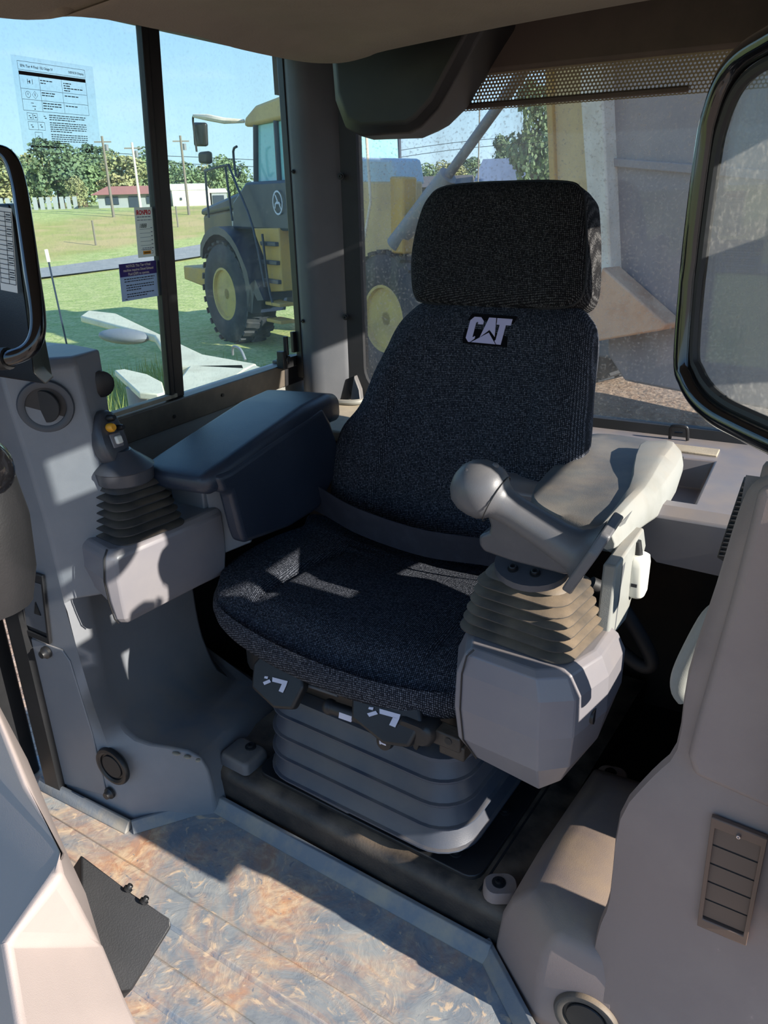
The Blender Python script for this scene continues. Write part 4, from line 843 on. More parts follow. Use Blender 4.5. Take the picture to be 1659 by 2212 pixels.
MB().add(*loft([[(-.06, .93, .20), (-.045, .93, .99), (.18, .93, .99), (.18, .93, .20)], [(-.055, .945, .20), (-.04, .945, .98), (.18, .945, .98), (.18, .945, .2)]])).go('column_back', M['greyD'], rc)
ring_on(rc, (-0.142, .864, .074), 0.052, 'air_vent', M['boot'], M['black'], (0, -1, 0), tilt=0.0)
gr_ = grille(rc, [(-.016, .864, .556), (.050, .864, .550), (.052, .864, .363), (-.010, .864, .366)], 5, 0.008, mat('brown_plastic', lin(104, 84, 72), 0.5), slat_m=mat('brown_slats', lin(96, 80, 70), 0.5))
bolt((.018, .857, .541), (0, -1, 0), 0.003, 'screw', rc, M['chrome'])
for p, rz in (((-.342, 1.005, .10), 0.5), ((-.232, 1.390, .10), 0.2)):
    rg = [[(p[0]+(x*cos(rz)-y*sin(rz))*s, p[1]+(x*sin(rz)+y*cos(rz))*s, p[2]+z) for x, y in rrect(0, 0, 0.062, 0.050, 0.020)] for s, z in ((1.05, 0), (1.0, 0.018), (0.9, 0.022))]
    o = MB().add(*loft(rg)).go('hold_down_tab', M['greyR'], rc, angle=50)
    MB().add(*lathe((p[0]-0.004, p[1], p[2]+0.021), (0, 0, 1), [(0.013, 0), (0.013, 0.003), (0.007, 0.0035), (0.007, 0.009), (0.003, 0.009), (0.003, 0.006)], 14)).go('bolt', M['black'], o)
MB().add(*tube(smooth_path([(-.050, .975, .79), (-.064, .975, .765), (-.084, .975, .69), (-.086, .975, .655), (-.076, .975, .640)], 5), 0.013, 12)).go('grab_lip', M['pale'], rc)
b = MB().add(*hexa([(-.056, 1.09, .925), (-.040, 1.09, .925), (-.056, 1.09, .80), (-.073, 1.09, .808)], (0.0, 0.03, 0)))
b.go('seal', M['rubber'], rc, bev=0.002)
for i in range(16):
    t = (i+0.5)/16; a = Vector((-.055, 1.088, .922)).lerp(Vector((-.071, 1.088, .810)), t); c2_ = a+Vector((0.014, 0, 0))
    MB().add(*cyl(a, c2_, 0.0022, n=6)).go('seal_rib', M['rubber'], rc)
MB().add(*hexa([(-.045, 1.10, .80), (.10, 1.10, .79), (.10, 1.10, .93), (-.035, 1.10, .95)], (0, 0.04, 0))).go('rear_cover', M['greyR'], rc, bev=0.01)

# ================================================================== LEFT FOREGROUND
dc = thing('dash_console', 'pale sunlit edge of the front dash console, in the bottom left corner', 'console', (-0.65, 0.38, 0.40))
Sx = [(-0.808, 0.451, 0.726), (-0.767, 0.445, 0.665), (-0.716, 0.431, 0.574), (-0.655, 0.409, 0.535), (-0.612, 0.39, 0.496), (-0.568, 0.373, 0.459), (-0.543, 0.365, 0.438), (-0.515, 0.352, 0.406)]
Ix = [(-0.73, 0.405, 0.771), (-0.658, 0.376, 0.729), (-0.587, 0.348, 0.691), (-0.565, 0.334, 0.687), (-0.571, 0.267, 0.659), (-0.517, 0.234, 0.629), (-0.489, 0.219, 0.616)]
Lx = [(-0.866, 0.414, 0.718), (-0.733, 0.283, 0.545), (-0.669, 0.223, 0.473)]
vs = Sx+Ix+Lx; s_, i_, l_ = 0, 8, 15
fs = [(0, 1, i_+1, i_), (1, 2, i_+2, i_+1), (2, 3, i_+3, i_+2), (i_+3, 3, 4), (i_+3, 4, i_+4), (i_+4, 4, 5), (i_+4, 5, i_+5), (i_+5, 5, 6), (i_+5, 6, 7), (i_+5, 7, i_+6)]
fs += [(i_, i_+1, i_+2, i_+3, i_+4, l_+1, l_), (i_+4, i_+5, i_+6, l_+2, l_+1)]
bk = len(vs); vs = vs+[tuple(Vector(p)+Vector((-0.16, 0.02, -0.20))) for p in Sx]
fs += [(i+1, i, bk+i, bk+i+1) for i in range(7)]
MB().add(vs, fs).go('dash_shell', mat('dash_plastic', lin(158, 146, 141), 0.6, c2=lin(166, 153, 147), scale=4, bump=0.15, bscale=900), dc, bev=0.012, seg=4, angle=25)
pd = thing('pedal_box', 'black pedal cover plate beside the dash console, over the muddy floor', 'pedal', (-0.64, 0.45, 0.39))
pf_ = [(-0.730, 0.462, 0.512), (-0.660, 0.474, 0.467), (-0.600, 0.478, 0.452), (-0.594, 0.474, 0.445), (-0.607, 0.408, 0.397), (-0.618, 0.400, 0.396), (-0.680, 0.41, 0.47)]
MB().add(*hexa(pf_, (-0.045, -0.005, -0.065))).go('cover_plate', M['black'], pd, bev=0.003)
for p in ((-0.665, 0.4735, 0.473), (-0.64, 0.475, 0.463)): bolt(p, (0.3, 0.6, 0.6), 0.004, 'screw', pd)
dh = thing('display_housing', 'glossy black rounded instrument housing cut off by the left edge', 'instrument', (-0.60, 0.39, 0.99))
MB().add(*ball((-0.628, 0.376, 1.086), 0.040, 0.036, 0.034, 24, 14)).go('lens', M['gloss'], dh)
MB().add(*loft([[(-0.638+x*s, 0.373+y*s, z-0.014) for x, y in rrect(0, 0, 0.10, 0.10, 0.045)] for z, s in ((0.965, 0.7), (1.0, 0.88), (1.05, 0.95), (1.09, 0.86), (1.11, 0.7))])).go('housing', M['black'], dh, angle=50)
gh = thing('grab_handle', 'bent black tube grab handle at the left edge above the console', 'handle', (-1.0, 0.74, 1.09))
MB().add(*tube(smooth_path([(-1.16, 0.80, 1.345), (-1.115, 0.808, 1.366), (-1.086, 0.813, 1.368), (-1.068, 0.814, 1.355), (-1.054, 0.808, 1.324), (-1.03, 0.788, 1.281), (-1.0, 0.761, 1.213), (-0.981, 0.742, 1.150), (-0.978, 0.729, 1.120), (-0.988, 0.716, 1.103), (-1.015, 0.701, 1.094), (-1.06, 0.70, 1.09)], 6), 0.0115, 14)).go('tube', M['gloss'], gh)
MB().add(*lathe((-1.014, 0.702, 1.094), (-1, -0.2, -0.1), [(0.016, -0.004), (0.016, 0.02)], 14)).go('socket', M['black'], gh)
lpn = thing('post_cover', 'black post cover carrying a white table label at the left edge', 'panel', (-1.15, 0.83, 1.04))
MB().add(*hexa([(-1.20, 0.862, 1.30), (-1.142, 0.850, 1.30), (-1.127, 0.846, 1.273), (-1.067, 0.778, 1.052), (-1.067, 0.80, 1.030), (-1.22, 0.80, 1.032)], (-0.035, 0.045, 0))).go('cover', M['black'], lpn, bev=0.004)
P0 = Vector((-1.142, .8455, 1.2965)); U1 = (Vector((-1.1275, .8425, 1.293))-P0); V1 = (Vector((-1.117, .786, 1.165))-Vector((-1.142, .8455, 1.297)))
def lab(u, v, d=0.0): return Vector((-1.166, .844, 1.296)).lerp(Vector((-1.1305, .8465, 1.292)), u)+(Vector((-1.1015, .8065, 1.170))-Vector((-1.1305, .8465, 1.292)))*v+Vector((0.55, -0.80, 0.25))*(0.003+d)
def quad_lab(u0_, u1_, v0_, v1_, d): return [lab(u0_, v0_, d), lab(u1_, v0_, d), lab(u1_, v1_, d), lab(u0_, v1_, d)]
lo = MB().add(*hexa(quad_lab(0, 1, 0, 1, 0), Vector((-0.55, 0.8, -0.25))*0.001)).go('label', M['paper'], lpn, smooth=False)
b = MB()
for i in range(16): b.add(quad_lab(0.04, 0.95, 0.05+i*0.057, 0.058+i*0.057, 0.0006), [(0, 1, 2, 3)])
for u in (0.04, 0.55, 0.94): b.add(quad_lab(u, u+0.025, 0.05, 0.91, 0.0006), [(0, 1, 2, 3)])
for i in range(15):
    if i % 3 != 2: b.add(quad_lab(0.62, 0.90, 0.078+i*0.057, 0.092+i*0.057, 0.0006), [(0, 1, 2, 3)])
b.go('label_print', M['ink'], lo, smooth=False)

# ================================================================== THE OPEN LEFT DOOR
d1 = sroot('door_1', (-0.08, 0.87, 1.05), 'open cab door with a glossy black tubular frame round dusty glass, right edge')
DP = Vector((-0.145, 0.945, 0)); DU = Vector((0.62, -0.785, 0)).normalized()
def DR(u, z): return DP+DU*u+Vector((0, 0, z))
dl = [(0.020, 1.225), (0.021, 1.335), (0.027, 1.368), (0.040, 1.393), (0.062, 1.409), (0.10, 1.418), (0.17, 1.424), (0.45, 1.43), (0.55, 1.41), (0.58, 1.3), (0.58, 1.18), (0.55, 1.09), (0.45, 1.075), (0.25, 1.073), (0.15, 1.073), (0.105, 1.075), (0.070, 1.083), (0.044, 1.098), (0.028, 1.122)]
lp_ = smooth_path([DR(u, z) for u, z in dl], 5, True)
MB().add(*tube(lp_, 0.0115, 14, True)).go('door_frame', M['gloss'], d1)
cU = 0.285; cZ = 1.24
inner_ = [DP+DU*(cU+((p-DP).dot(DU)-cU)*0.955)+Vector((0, 0, cZ+(p.z-cZ)*0.915)) for p in lp_]
MB().add(*tube([p+Vector((0.004, 0.003, 0)) for p in inner_], 0.006, 8, True)).go('door_seal', M['rubber'], d1)
MB().add(*hexa([p+Vector((0.004, 0.003, 0)) for p in inner_], Vector((0.003, 0.0025, 0)))).go('pane', M['glass_door'], d1, smooth=False)
b = MB()
for q in ([(0.10, 1.080), (0.112, 1.082), (0.112, 1.0835), (0.10, 1.0815)], [(0.105, 1.080), (0.107, 1.080), (0.105, 1.092), (0.103, 1.092)], [(0.113, 1.082), (0.115, 1.082), (0.120, 1.093), (0.118, 1.093)], [(0.100, 1.093), (0.114, 1.096), (0.114, 1.0975), (0.100, 1.0945)]):
    b.add([DR(u, z)+Vector((0.0025, 0.001, 0)) for u, z in q], [(0, 1, 2, 3)])
b.go('glass_marking', M['ink'], d1, smooth=False)

# ================================================================== STICKERS ON THE SIDE WINDOW
def sticker(name, label, cat, y0_, z0_, y1_, z1_, m, off):
    """rectangle on the inside of the window: y0..y1 (left to right), z0 top .. z1 bottom; off = inward from the pane"""
    t = thing(name, label, cat, SW(y0_, z1_, off))
    MB().add(*hexa([SW(y0_, z0_, off), SW(y1_, z0_, off), SW(y1_, z1_, off), SW(y0_, z1_, off)], (-0.0006, 0, 0))).go('sheet', m, t, smooth=False)
    return t
def srect(b, y0_, y1_, z0_, z1_, off): b.add([SW(y0_, z0_, off), SW(y1_, z0_, off), SW(y1_, z1_, off), SW(y0_, z1_, off)], [(0, 1, 2, 3)])
def stext(t, txt, size, y, z, off, m, bold=0.0, align='LEFT', name='lettering', sx_=1.0, slant=0.0):
    vs, fs = text_mesh(txt, size, bold, align)
    return mk(name, [SW(y+v.x*sx_+slant*v.y, z+v.y, off) for v in vs], fs, m, t, smooth=False, fix=False)
O_ = -0.0055
fs_ = sticker('window_film', 'clear printed film with a symbol table in the upper left of the side window', 'sticker', 1.047, 1.542, 1.230, 1.388, M['film'], O_)
b = MB(); h = O_+0.0006; lw = 0.0006
def hline(y0_, y1_, z): srect(b, y0_, y1_, z+lw/2, z-lw/2, h)
def vline(y, z0_, z1_): srect(b, y-lw/2, y+lw/2, z0_, z1_, h)
for z in (1.534, 1.5205): hline(1.058, 1.208, z)
for y in (1.058, 1.208): vline(y, 1.534, 1.5205)
srect(b, 1.058, 1.208, 1.5185, 1.5125, h)
for z in (1.491, 1.474, 1.456): hline(1.058, 1.208, z)
for y in (1.058, 1.100, 1.150, 1.208): vline(y, 1.5125, 1.456)
random.seed(3)
def bars(y0_, y1_, z, n, step, th=0.0016, last=0.5):
    for i in range(n):
        y = y0_; e_ = y1_ if i < n-1 else y0_+(y1_-y0_)*last
        while y < e_-0.002:
            l = random.uniform(0.003, 0.009); srect(b, y, min(y+l, e_), z-i*step+th/2, z-i*step-th/2, h); y += l+0.0014
bars(1.102, 1.130, 1.507, 2, 0.0042); bars(1.154, 1.172, 1.507, 2, 0.004, last=1); bars(1.154, 1.200, 1.499, 2, 0.004, last=0.3)
bars(1.102, 1.132, 1.487, 2, 0.004, last=0.9); bars(1.154, 1.186, 1.486, 1, 0.004, last=1); bars(1.102, 1.146, 1.470, 3, 0.0042); bars(1.154, 1.182, 1.469, 1, 0.004, last=1)
bars(1.112, 1.198, 1.451, 3, 0.0036, 0.0014, 0.7); bars(1.112, 1.198, 1.4385, 5, 0.0036, 0.0014, 0.6); bars(1.112, 1.198, 1.4185, 5, 0.0036, 0.0014, 0.5)
def frame(y0_, y1_, z0_, z1_):
    hline(y0_, y1_, z0_); hline(y0_, y1_, z1_); vline(y0_, z0_, z1_); vline(y1_, z0_, z1_)
frame(1.064, 1.075, 1.452, 1.441); frame(1.077, 1.086, 1.452, 1.441); frame(1.064, 1.100, 1.438, 1.425); vline(1.085, 1.438, 1.425); frame(1.076, 1.092, 1.421, 1.405); frame(1.146, 1.152, 1.399, 1.394)
for c in ((1.070, 1.446), (1.081, 1.447), (1.072, 1.431), (1.092, 1.432), (1.084, 1.413), (1.103, 1.447)): srect(b, c[0]-0.003, c[0]+0.001, c[1]+0.002, c[1]+0.0008, h); srect(b, c[0]-0.001, c[0]+0.003, c[1]-0.001, c[1]-0.0025, h)
def ringp(cy_, cz_, r, n, a0=0):
    for i in range(n):
        a, a2 = a0+2*pi*i/n, a0+2*pi*(i+1)/n
        b.add([SW(cy_+r*cos(a), cz_+r*sin(a), h), SW(cy_+r*cos(a2), cz_+r*sin(a2), h), SW(cy_+(r-.0007)*cos(a2), cz_+(r-.0007)*sin(a2), h), SW(cy_+(r-.0007)*cos(a), cz_+(r-.0007)*sin(a), h)], [(0, 1, 2, 3)])
ringp(1.072, 1.482, 0.0055, 14); ringp(1.087, 1.482, 0.0065, 4); srect(b, 1.0715, 1.0725, 1.485, 1.481, h); srect(b, 1.0864, 1.0876, 1.485, 1.480, h)
for q in ((1.074, 1.503), (1.084, 1.503)): srect(b, q[0], q[0]+0.001, q[1]+0.004, q[1]-0.004, h)
srect(b, 1.078, 1.080, 1.505, 1.500, h); srect(b, 1.074, 1.079, 1.5035, 1.5025, h); srect(b, 1.076, 1.082, 1.469, 1.468, h); srect(b, 1.078, 1.086, 1.464, 1.463, h); srect(b, 1.082, 1.084, 1.460, 1.458, h)
b.go('film_print', M['ink'], fs_, smooth=False, fix=False)
stext(fs_, 'EPA Tier 4 Final / EU Stage IV', 0.0058, 1.063, 1.525, h, M['ink'], 0.00012)
stext(fs_, 'DEF/SCR Display', 0.0052, 1.205, 1.525, h, M['ink'], 0.00012, 'RIGHT')
stext(fs_, 'SUPPORT: www.service.support', 0.0044, 1.062, 1.395, h, M['ink'], 0.0001) if False else None
stext(fs_, 'CAT', 0.0098, 1.190, 1.390, h, M['ink'], 0.0006)
bq = MB(); b = bq; bars(1.062, 1.143, 1.397, 1, 0.004, 0.0022, 1); bars(1.062, 1.075, 1.391, 1, 0.004, 0.0016, 1); srect(b, 1.055, 1.060, 1.381, 1.378, h); bq.go('film_print', M['ink'], fs_, smooth=False, fix=False)

sv = sticker('service_sticker', 'white service reminder sticker with red heading beside the window stile', 'sticker', 1.306, 1.285, 1.3585, 1.181, M['sheet'], O_)
stext(sv, 'IRONPRO', 0.0135, 1.3095, 1.270, h, M['redt'], 0.0005, sx_=0.74)
stext(sv, '1888', 0.0125, 1.315, 1.243, h, M['ink'], 0.0002, slant=0.2, sx_=0.9)
b = MB()
bars(1.311, 1.354, 1.2655, 1, 0.004, 0.0018, 1); bars(1.311, 1.354, 1.259, 1, 0.004, 0.0014, 1)
for i in range(6): srect(b, 1.316, 1.348, 1.2405-i*0.0085, 1.2398-i*0.0085, h); srect(b, 1.349, 1.3545, 1.2430-i*0.0085, 1.2412-i*0.0085, h)
bars(1.320, 1.352, 1.2005, 2, 0.0035, 0.0014, 0.9); srect(b, 1.346, 1.352, 1.194, 1.193, h); srect(b, 1.346, 1.352, 1.189, 1.188, h); srect(b, 1.351, 1.352, 1.194, 1.188, h)
b.go('sticker_print', M['inkg'], sv, smooth=False, fix=False)
b = MB(); srect(b, 1.321, 1.345, 1.1945, 1.187, h); b.go('sticker_print', M['yellowb'], sv, smooth=False, fix=False)
b = MB(); h2 = h+0.0004; srect(b, 1.324, 1.343, 1.1925, 1.1890, h2); b.go('sticker_print', mat('ochre_print', lin(120, 90, 20), 0.7), sv, smooth=False, fix=False)
nn = sticker('notice_sticker', 'pale blue notice sticker with a purple heading, lowest on the left pane', 'sticker', 1.247, 1.172, 1.358, 1.093, M['sheetb'], O_)
b = MB(); srect(b, 1.247, 1.358, 1.172, 1.1445, h); b.go('heading_band', M['purplet'], nn, smooth=False)
for i, tx_ in enumerate(('NOTICE: This Tier 4 Final', 'machine requires Diesel Exhaust', 'Fluid (DEF) to operate.')): stext(nn, tx_, 0.0078, 1.3025, 1.1635-i*0.0084, h+0.0006, M['paper'], 0.00012, 'CENTER', sx_=0.88)
b = MB(); bars(1.258, 1.350, 1.139, 2, 0.0052, 0.0020, 0.95); bars(1.262, 1.346, 1.1255, 3, 0.0052, 0.0020, 0.55); bars(1.262, 1.348, 1.1065, 2, 0.0052, 0.0020, 0.7); bars(1.256, 1.266, 1.0965, 1, 0.004, 0.0014, 1)
b.go('sticker_print', M['ink'], nn, smooth=False, fix=False)

# overhead duct in the rear corner
od = thing('overhead_duct', 'black moulded overhead housing in the rear corner below the headliner', 'housing', (-0.9, 1.8, 1.42))
po_ = [(-1.095, 1.70), (-1.085, 1.50), (-1.060, 1.440), (-1.020, 1.421), (-.888, 1.418), (-.860, 1.430), (-.815, 1.466), (-.730, 1.585), (-.700, 1.625), (-.690, 1.70)]
rg = [[(x, y, z+dz*(1.72-z)/0.3) for x, z in po_] for y, dz in ((1.895, 0.02), (1.80, 0.0), (1.735, 0.006))]
rg.append([(-0.9+(x+0.9)*0.88, 1.715, 1.70+(z-1.70)*0.90) for x, z in po_])
MB().add(*loft(rg)).go('duct_shell', M['black'], od, bev=0.006, seg=3, angle=40)

# ================================================================== OUTSIDE
GZ = -1.4
def gz(x, y):
    d = sqrt(x*x+y*y); t = min(1.0, max(0.0, (d-34)/38)); t = t*t*(3-2*t)
    return GZ+2.15*t*(1 if y > 0 else 0.0)
gd = sroot('ground', (0, 0, GZ), 'field of grass with bare dirt around the machines')
gv = []; gf = []; xs = [-700, -300, -150, -110, -90, -80, -75, -70, -65, -60, -56, -52, -48, -44]+[-40+i*2 for i in range(32)]+[26, 40, 80, 200, 600]; ys = [-600, -200, -60, -20, -8]+[-4+2*i for i in range(32)]+[62, 65, 70, 75, 80, 90, 100, 120, 200, 400, 800]
for x in xs:
    for y in ys:
        d = sqrt(x*x+y*y); z = gz(x, y)
        if 4 < d < 60: z += 0.05*noise.noise(Vector((x*0.4, y*0.4, 0)))
        gv.append((x, y, z))
for i in range(len(xs)-1):
    for j in range(len(ys)-1):
        a = i*len(ys)+j; gf.append((a, a+len(ys), a+len(ys)+1, a+1))
INV['ground'] = Matrix.Identity(4); gd.location = (0, 0, 0)
mk('terrain', gv, gf, M['ground'], gd, angle=80)
rv_ = []
for i in range(36):
    y = -30+i*3.0
    for x in (-29.3, -28.2, -27.1, -26.0): rv_.append((x, y, gz(x, y)+0.09))
rd = MB().add(rv_, [(i*4+j, i*4+j+1, i*4+j+5, i*4+j+4) for i in range(35) for j in range(3)]).go('road', M['road']); struct(rd, 'grey asphalt road crossing the field')

# tufts of tall grass near the cab
random.seed(11); b = MB()
for i in range(5200):
    t = random.random(); x = random.uniform(-9.6, -4.2); y = random.uniform(4.2, 9.6)
    if abs((y+0.93*x)-(0.3)) > 2.4: continue
    z = GZ; hgt = random.uniform(0.18, 0.48); a = random.uniform(0, 6.3); lx, ly = random.uniform(-.12, .12), random.uniform(-.12, .12); wd = 0.012
    b.add([(x-wd*cos(a), y-wd*sin(a), z), (x+wd*cos(a), y+wd*sin(a), z), (x+lx, y+ly, z+hgt)], [(0, 1, 2)])
gt = b.go('grass', M['grassb'], None, smooth=False, fix=False); gt['kind'] = 'stuff'; gt['label'] = 'tall yellow green grass just outside the side window'; gt['category'] = 'grass'

# the machine's own fender bracing outside the side window
mf = thing('fender_brace', 'sunlit beige triangular brace plate of the machine outside the side window', 'brace', (-5.6, 5.4, GZ))
fz_ = 0.0
def fpt(x, y, s=1.0): return (x, y, fz_)
k_ = (1.3-fz_)/1.4     # the coordinates below were taken at z=-0.1
def ff(l): return [(x*k_, y*k_, fz_) for x, y in l]
MB().add(*hexa(ff([(-8.94, 7.59), (-8.30, 7.50), (-7.27, 6.897), (-5.2, 5.70), (-4.42, 5.535), (-4.36, 5.30), (-5.10, 5.18), (-6.49, 6.35), (-7.45, 6.72), (-8.6, 7.15)]), (0, 0, -0.08))).go('brace_arm', M['beige'], mf, bev=0.02)
MB().add(*hexa(ff([(-4.50, 5.45), (-4.36, 5.30), (-4.02, 4.45), (-3.98, 4.05), (-4.28, 4.20), (-4.62, 4.72), (-4.95, 5.22)]), (0, 0, -0.08))).go('brace_arm', M['beige'], mf, bev=0.02)
MB().add(*hexa(ff([(-4.42, 5.50), (-4.0, 5.30), (-3.7, 4.2), (-4.0, 4.1)]), (0, 0, -0.3))).go('side_plate', M['beige'], mf, bev=0.02)
MB().add(*tube(smooth_path([(-4.62*k_, 5.62*k_, 0.0), (-4.70*k_, 5.66*k_, 0.08), (-4.85*k_, 5.74*k_, 0.08), (-4.90*k_, 5.78*k_, 0.0)], 4), 0.012, 8)).go('lifting_eye', M['greyst'], mf)
MB().add(*ball((-7.02*k_, 6.40*k_, -0.05), 0.36, 0.14, 0.08, 24, 10)).go('oval_cap', M['greyst'], mf)
for q in ((-4.3, 5.0),): MB().add(*cyl((q[0]*k_, q[1]*k_, GZ-0.1), (q[0]*k_, q[1]*k_, -0.05), 0.12)).go('brace_post', M['greyst'], mf)
fp2 = thing('walkway_plate', 'sunlit beige flat walkway plate low outside the side window, nearest the joystick', 'plate', (-4.9, 4.6, GZ))
MB().add(*hexa(ff([(-5.45, 4.80), (-5.40, 4.88), (-5.05, 4.80), (-4.70, 4.62), (-4.40, 4.34), (-4.42, 4.28), (-4.60, 4.26)]), (0, 0, -0.05))).go('panel_plate', M['beige'], fp2, bev=0.01)
MB().add(*cyl((-4.9*k_, 4.55*k_, GZ), (-4.9*k_, 4.55*k_, -0.04), 0.10)).go('panel_post', M['greyst'], fp2)

# ---------------------------------------------------------------- articulated dump truck
TA = Vector((-10.137, 12.28, GZ)); TD = Vector((0.910, -0.414, 0)); TN = Vector((-0.414, -0.910, 0))
FO = [-0.22, 0.20]
def T(u, o, z): return TA+TD*(u+FO[0])+TN*(o+FO[1])+Vector((0, 0, z))
tk = thing('dump_truck', 'yellow and dark blue articulated dump truck with raised body, parked beyond both windows', 'truck', TA)
def tprism(prof, o0, o1): return hexa([T(u, o0, z) for u, z in prof], TN*(o1-o0))
def wheel(u, o, side):
    c = T(u, o, 0.95); ax = TN*side
    ty_ = MB().add(*lathe(c-ax*0.36, ax, [(0.46, 0.34), (0.50, 0.0), (0.62, -0.02), (0.84, 0.0), (0.93, 0.05), (0.95, 0.14), (0.95, 0.58), (0.93, 0.67), (0.84, 0.72), (0.62, 0.74), (0.50, 0.70), (0.46, 0.40)], 40)).go('tyre', M['tyre'], tk, angle=40)
    b = MB(); x, y, d = frame_of(ax)
    for i in range(26):
        for s, o_ in ((0, 0.06), (0.5, 0.40)):
            a = 2*pi*(i+s)/26; e1 = x*cos(a)+y*sin(a); e2 = x*-sin(a)+y*cos(a)
            p = c-ax*0.36+ax*(o_)+e1*0.945; q = [p-e2*0.055, p+e2*0.055, p+e2*0.055+ax*0.30+e2*(0.06 if s else -0.06), p-e2*0.055+ax*0.30+e2*(0.06 if s else -0.06)]
            b.add(*hexa(q, e1*0.045))
    b.go('tread', M['tyre'], ty_)
    h_ = MB().add(*lathe(c-ax*0.02, ax, [(0.52, 0.30), (0.50, 0.36), (0.46, 0.36), (0.42, 0.20), (0.33, 0.16), (0.31, 0.22), (0.28, 0.27), (0.10, 0.30), (0.01, 0.30)], 32)).go('rim', M['yelhub'], tk, angle=40)
wheel(0.12, -0.30, 1); wheel(0.12, -2.55, -1)
MB().add(*tprism([(-1.5, 0.75), (-1.5, 1.25), (7.6, 1.15), (10.6, 1.1), (10.6, 0.8), (7.6, 0.75)], -1.0, -1.9)).go('chassis', M['greyst'], tk, bev=0.03)
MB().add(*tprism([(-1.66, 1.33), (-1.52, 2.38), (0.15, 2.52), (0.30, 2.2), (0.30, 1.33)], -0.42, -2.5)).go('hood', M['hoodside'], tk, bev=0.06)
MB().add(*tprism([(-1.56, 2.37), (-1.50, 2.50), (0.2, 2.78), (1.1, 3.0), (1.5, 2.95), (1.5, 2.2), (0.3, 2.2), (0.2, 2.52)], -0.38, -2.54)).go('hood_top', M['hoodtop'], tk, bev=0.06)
MB().add(*tprism([(0.02, 1.70), (0.05, 2.45), (0.32, 2.45), (0.32, 1.70)], -0.30, -0.45)).go('side_panel', M['dusty'], tk, bev=0.02)
MB().add(*tprism([(-1.88, 1.10), (-1.85, 1.38), (-0.75, 1.38), (-0.75, 1.0)], 0.0, -2.9)).go('bumper', M['yel'], tk, bev=0.03)
# fender
oa = [(-0.78, 1.62)]; ia = [(-0.68, 1.58)]
for i in range(13):
    a = pi*(0.74-i*0.068); oa.append((0.1+1.16*cos(a)+0.05*(i > 8), 0.98+1.22*sin(a))); ia.append((0.1+1.04*cos(a), 0.98+1.08*sin(a)))
oa += [(1.52, 1.32), (1.78, 0.98)]; ia += [(1.30, 1.22), (1.54, 0.95)]
vs = [T(u, 0.06, z) for u, z in oa]+[T(u, 0.06, z) for u, z in ia]; vs += [v-TN*0.72 for v in vs]; n_ = len(oa); fs = []
for i in range(n_-1):
    fs += [(i, i+1, n_+i+1, n_+i), (2*n_+i+1, 2*n_+i, 3*n_+i, 3*n_+i+1), (i+1, i, 2*n_+i, 2*n_+i+1), (n_+i, n_+i+1, 3*n_+i+1, 3*n_+i)]
fs += [(0, n_, 3*n_, 2*n_), (n_-1, 3*n_-1, 4*n_-1, 2*n_-1)]
MB().add(vs, fs).go('fender', M['hoodtop'], tk, angle=50)
# cab
MB().add(*tprism([(0.35, 2.15), (0.45, 2.62), (1.05, 2.95), (2.95, 2.95), (2.95, 2.15)], -0.15, -2.5)).go('cab_base', M['hoodtop'], tk, bev=0.05)
MB().add(*tprism([(1.16, 2.93), (1.32, 3.86), (2.88, 3.86), (2.92, 2.93)], -0.35, -2.2)).go('cab_glass', M['truckglass'], tk, bev=0.02)
for q0, q1 in (((1.12, 2.9), (1.29, 3.9)), ((1.98, 2.9), (2.00, 3.9)), ((2.88, 2.9), (2.86, 3.9))):
    MB().add(*tube([T(q0[0], -0.33, q0[1]), T(q1[0], -0.33, q1[1])], 0.05, 8)).go('cab_pillar', M['hoodtop'], tk)
    MB().add(*tube([T(q0[0], -2.22, q0[1]), T(q1[0], -2.22, q1[1])], 0.05, 8)).go('cab_pillar', M['hoodtop'], tk)
MB().add(*tprism([(0.98, 3.84), (1.02, 3.98), (1.45, 4.14), (2.6, 4.22), (3.05, 4.12), (3.05, 3.88)], -0.25, -2.3)).go('cab_roof', M['bedtan'], tk, bev=0.05)
MB().add(*tube([T(1.02, -0.25, 3.93), T(0.75, 0.0, 3.95), T(0.35, 0.12, 4.03), T(-0.10, 0.18, 4.09)], [0.03, 0.05, 0.055, 0.03], 8)).go('mirror_arm', M['dusty'], tk)
MB().add(*tube(smooth_path([T(-0.10, 0.18, 4.09), T(-0.16, 0.18, 4.0), T(-0.14, 0.18, 3.5)], 4), 0.02, 8)).go('mirror_tube', M['black'], tk)
MB().add(*hexa([T(-0.32, 0.16, 3.60), T(-0.27, 0.16, 4.00), T(0.10, 0.10, 3.97), T(0.04, 0.10, 3.58)], -TN*0.10)).go('mirror', M['black'], tk, bev=0.04)
MB().add(*hexa([T(-0.20, 0.16, 3.30), T(-0.18, 0.16, 3.50), T(0.14, 0.10, 3.50), T(0.12, 0.10, 3.28)], -TN*0.12)).go('mirror', M['black'], tk, bev=0.05)
for pts in ([(-0.35, 2.35), (-0.30, 3.12), (-0.22, 3.18), (0.66, 3.24), (0.74, 3.20), (1.0, 2.85), (1.45, 2.2), (1.72, 1.2)], [(0.58, 3.22), (0.66, 2.3)], [(1.14, 3.10), (0.98, 3.05), (0.95, 3.45), (1.10, 3.52)], [(1.78, 2.1), (1.85, 1.3), (1.98, 0.9)]):
    MB().add(*tube(smooth_path([T(u, -0.02, z) for u, z in pts], 3), 0.022, 8)).go('handrail', M['hoodtop'], tk)
MB().add(*tprism([(1.25, 2.18), (2.2, 2.2), (2.2, 1.15), (1.72, 1.10), (1.60, 1.65)], -0.12, -0.7)).go('step_panel', M['yel'], tk, bev=0.02)
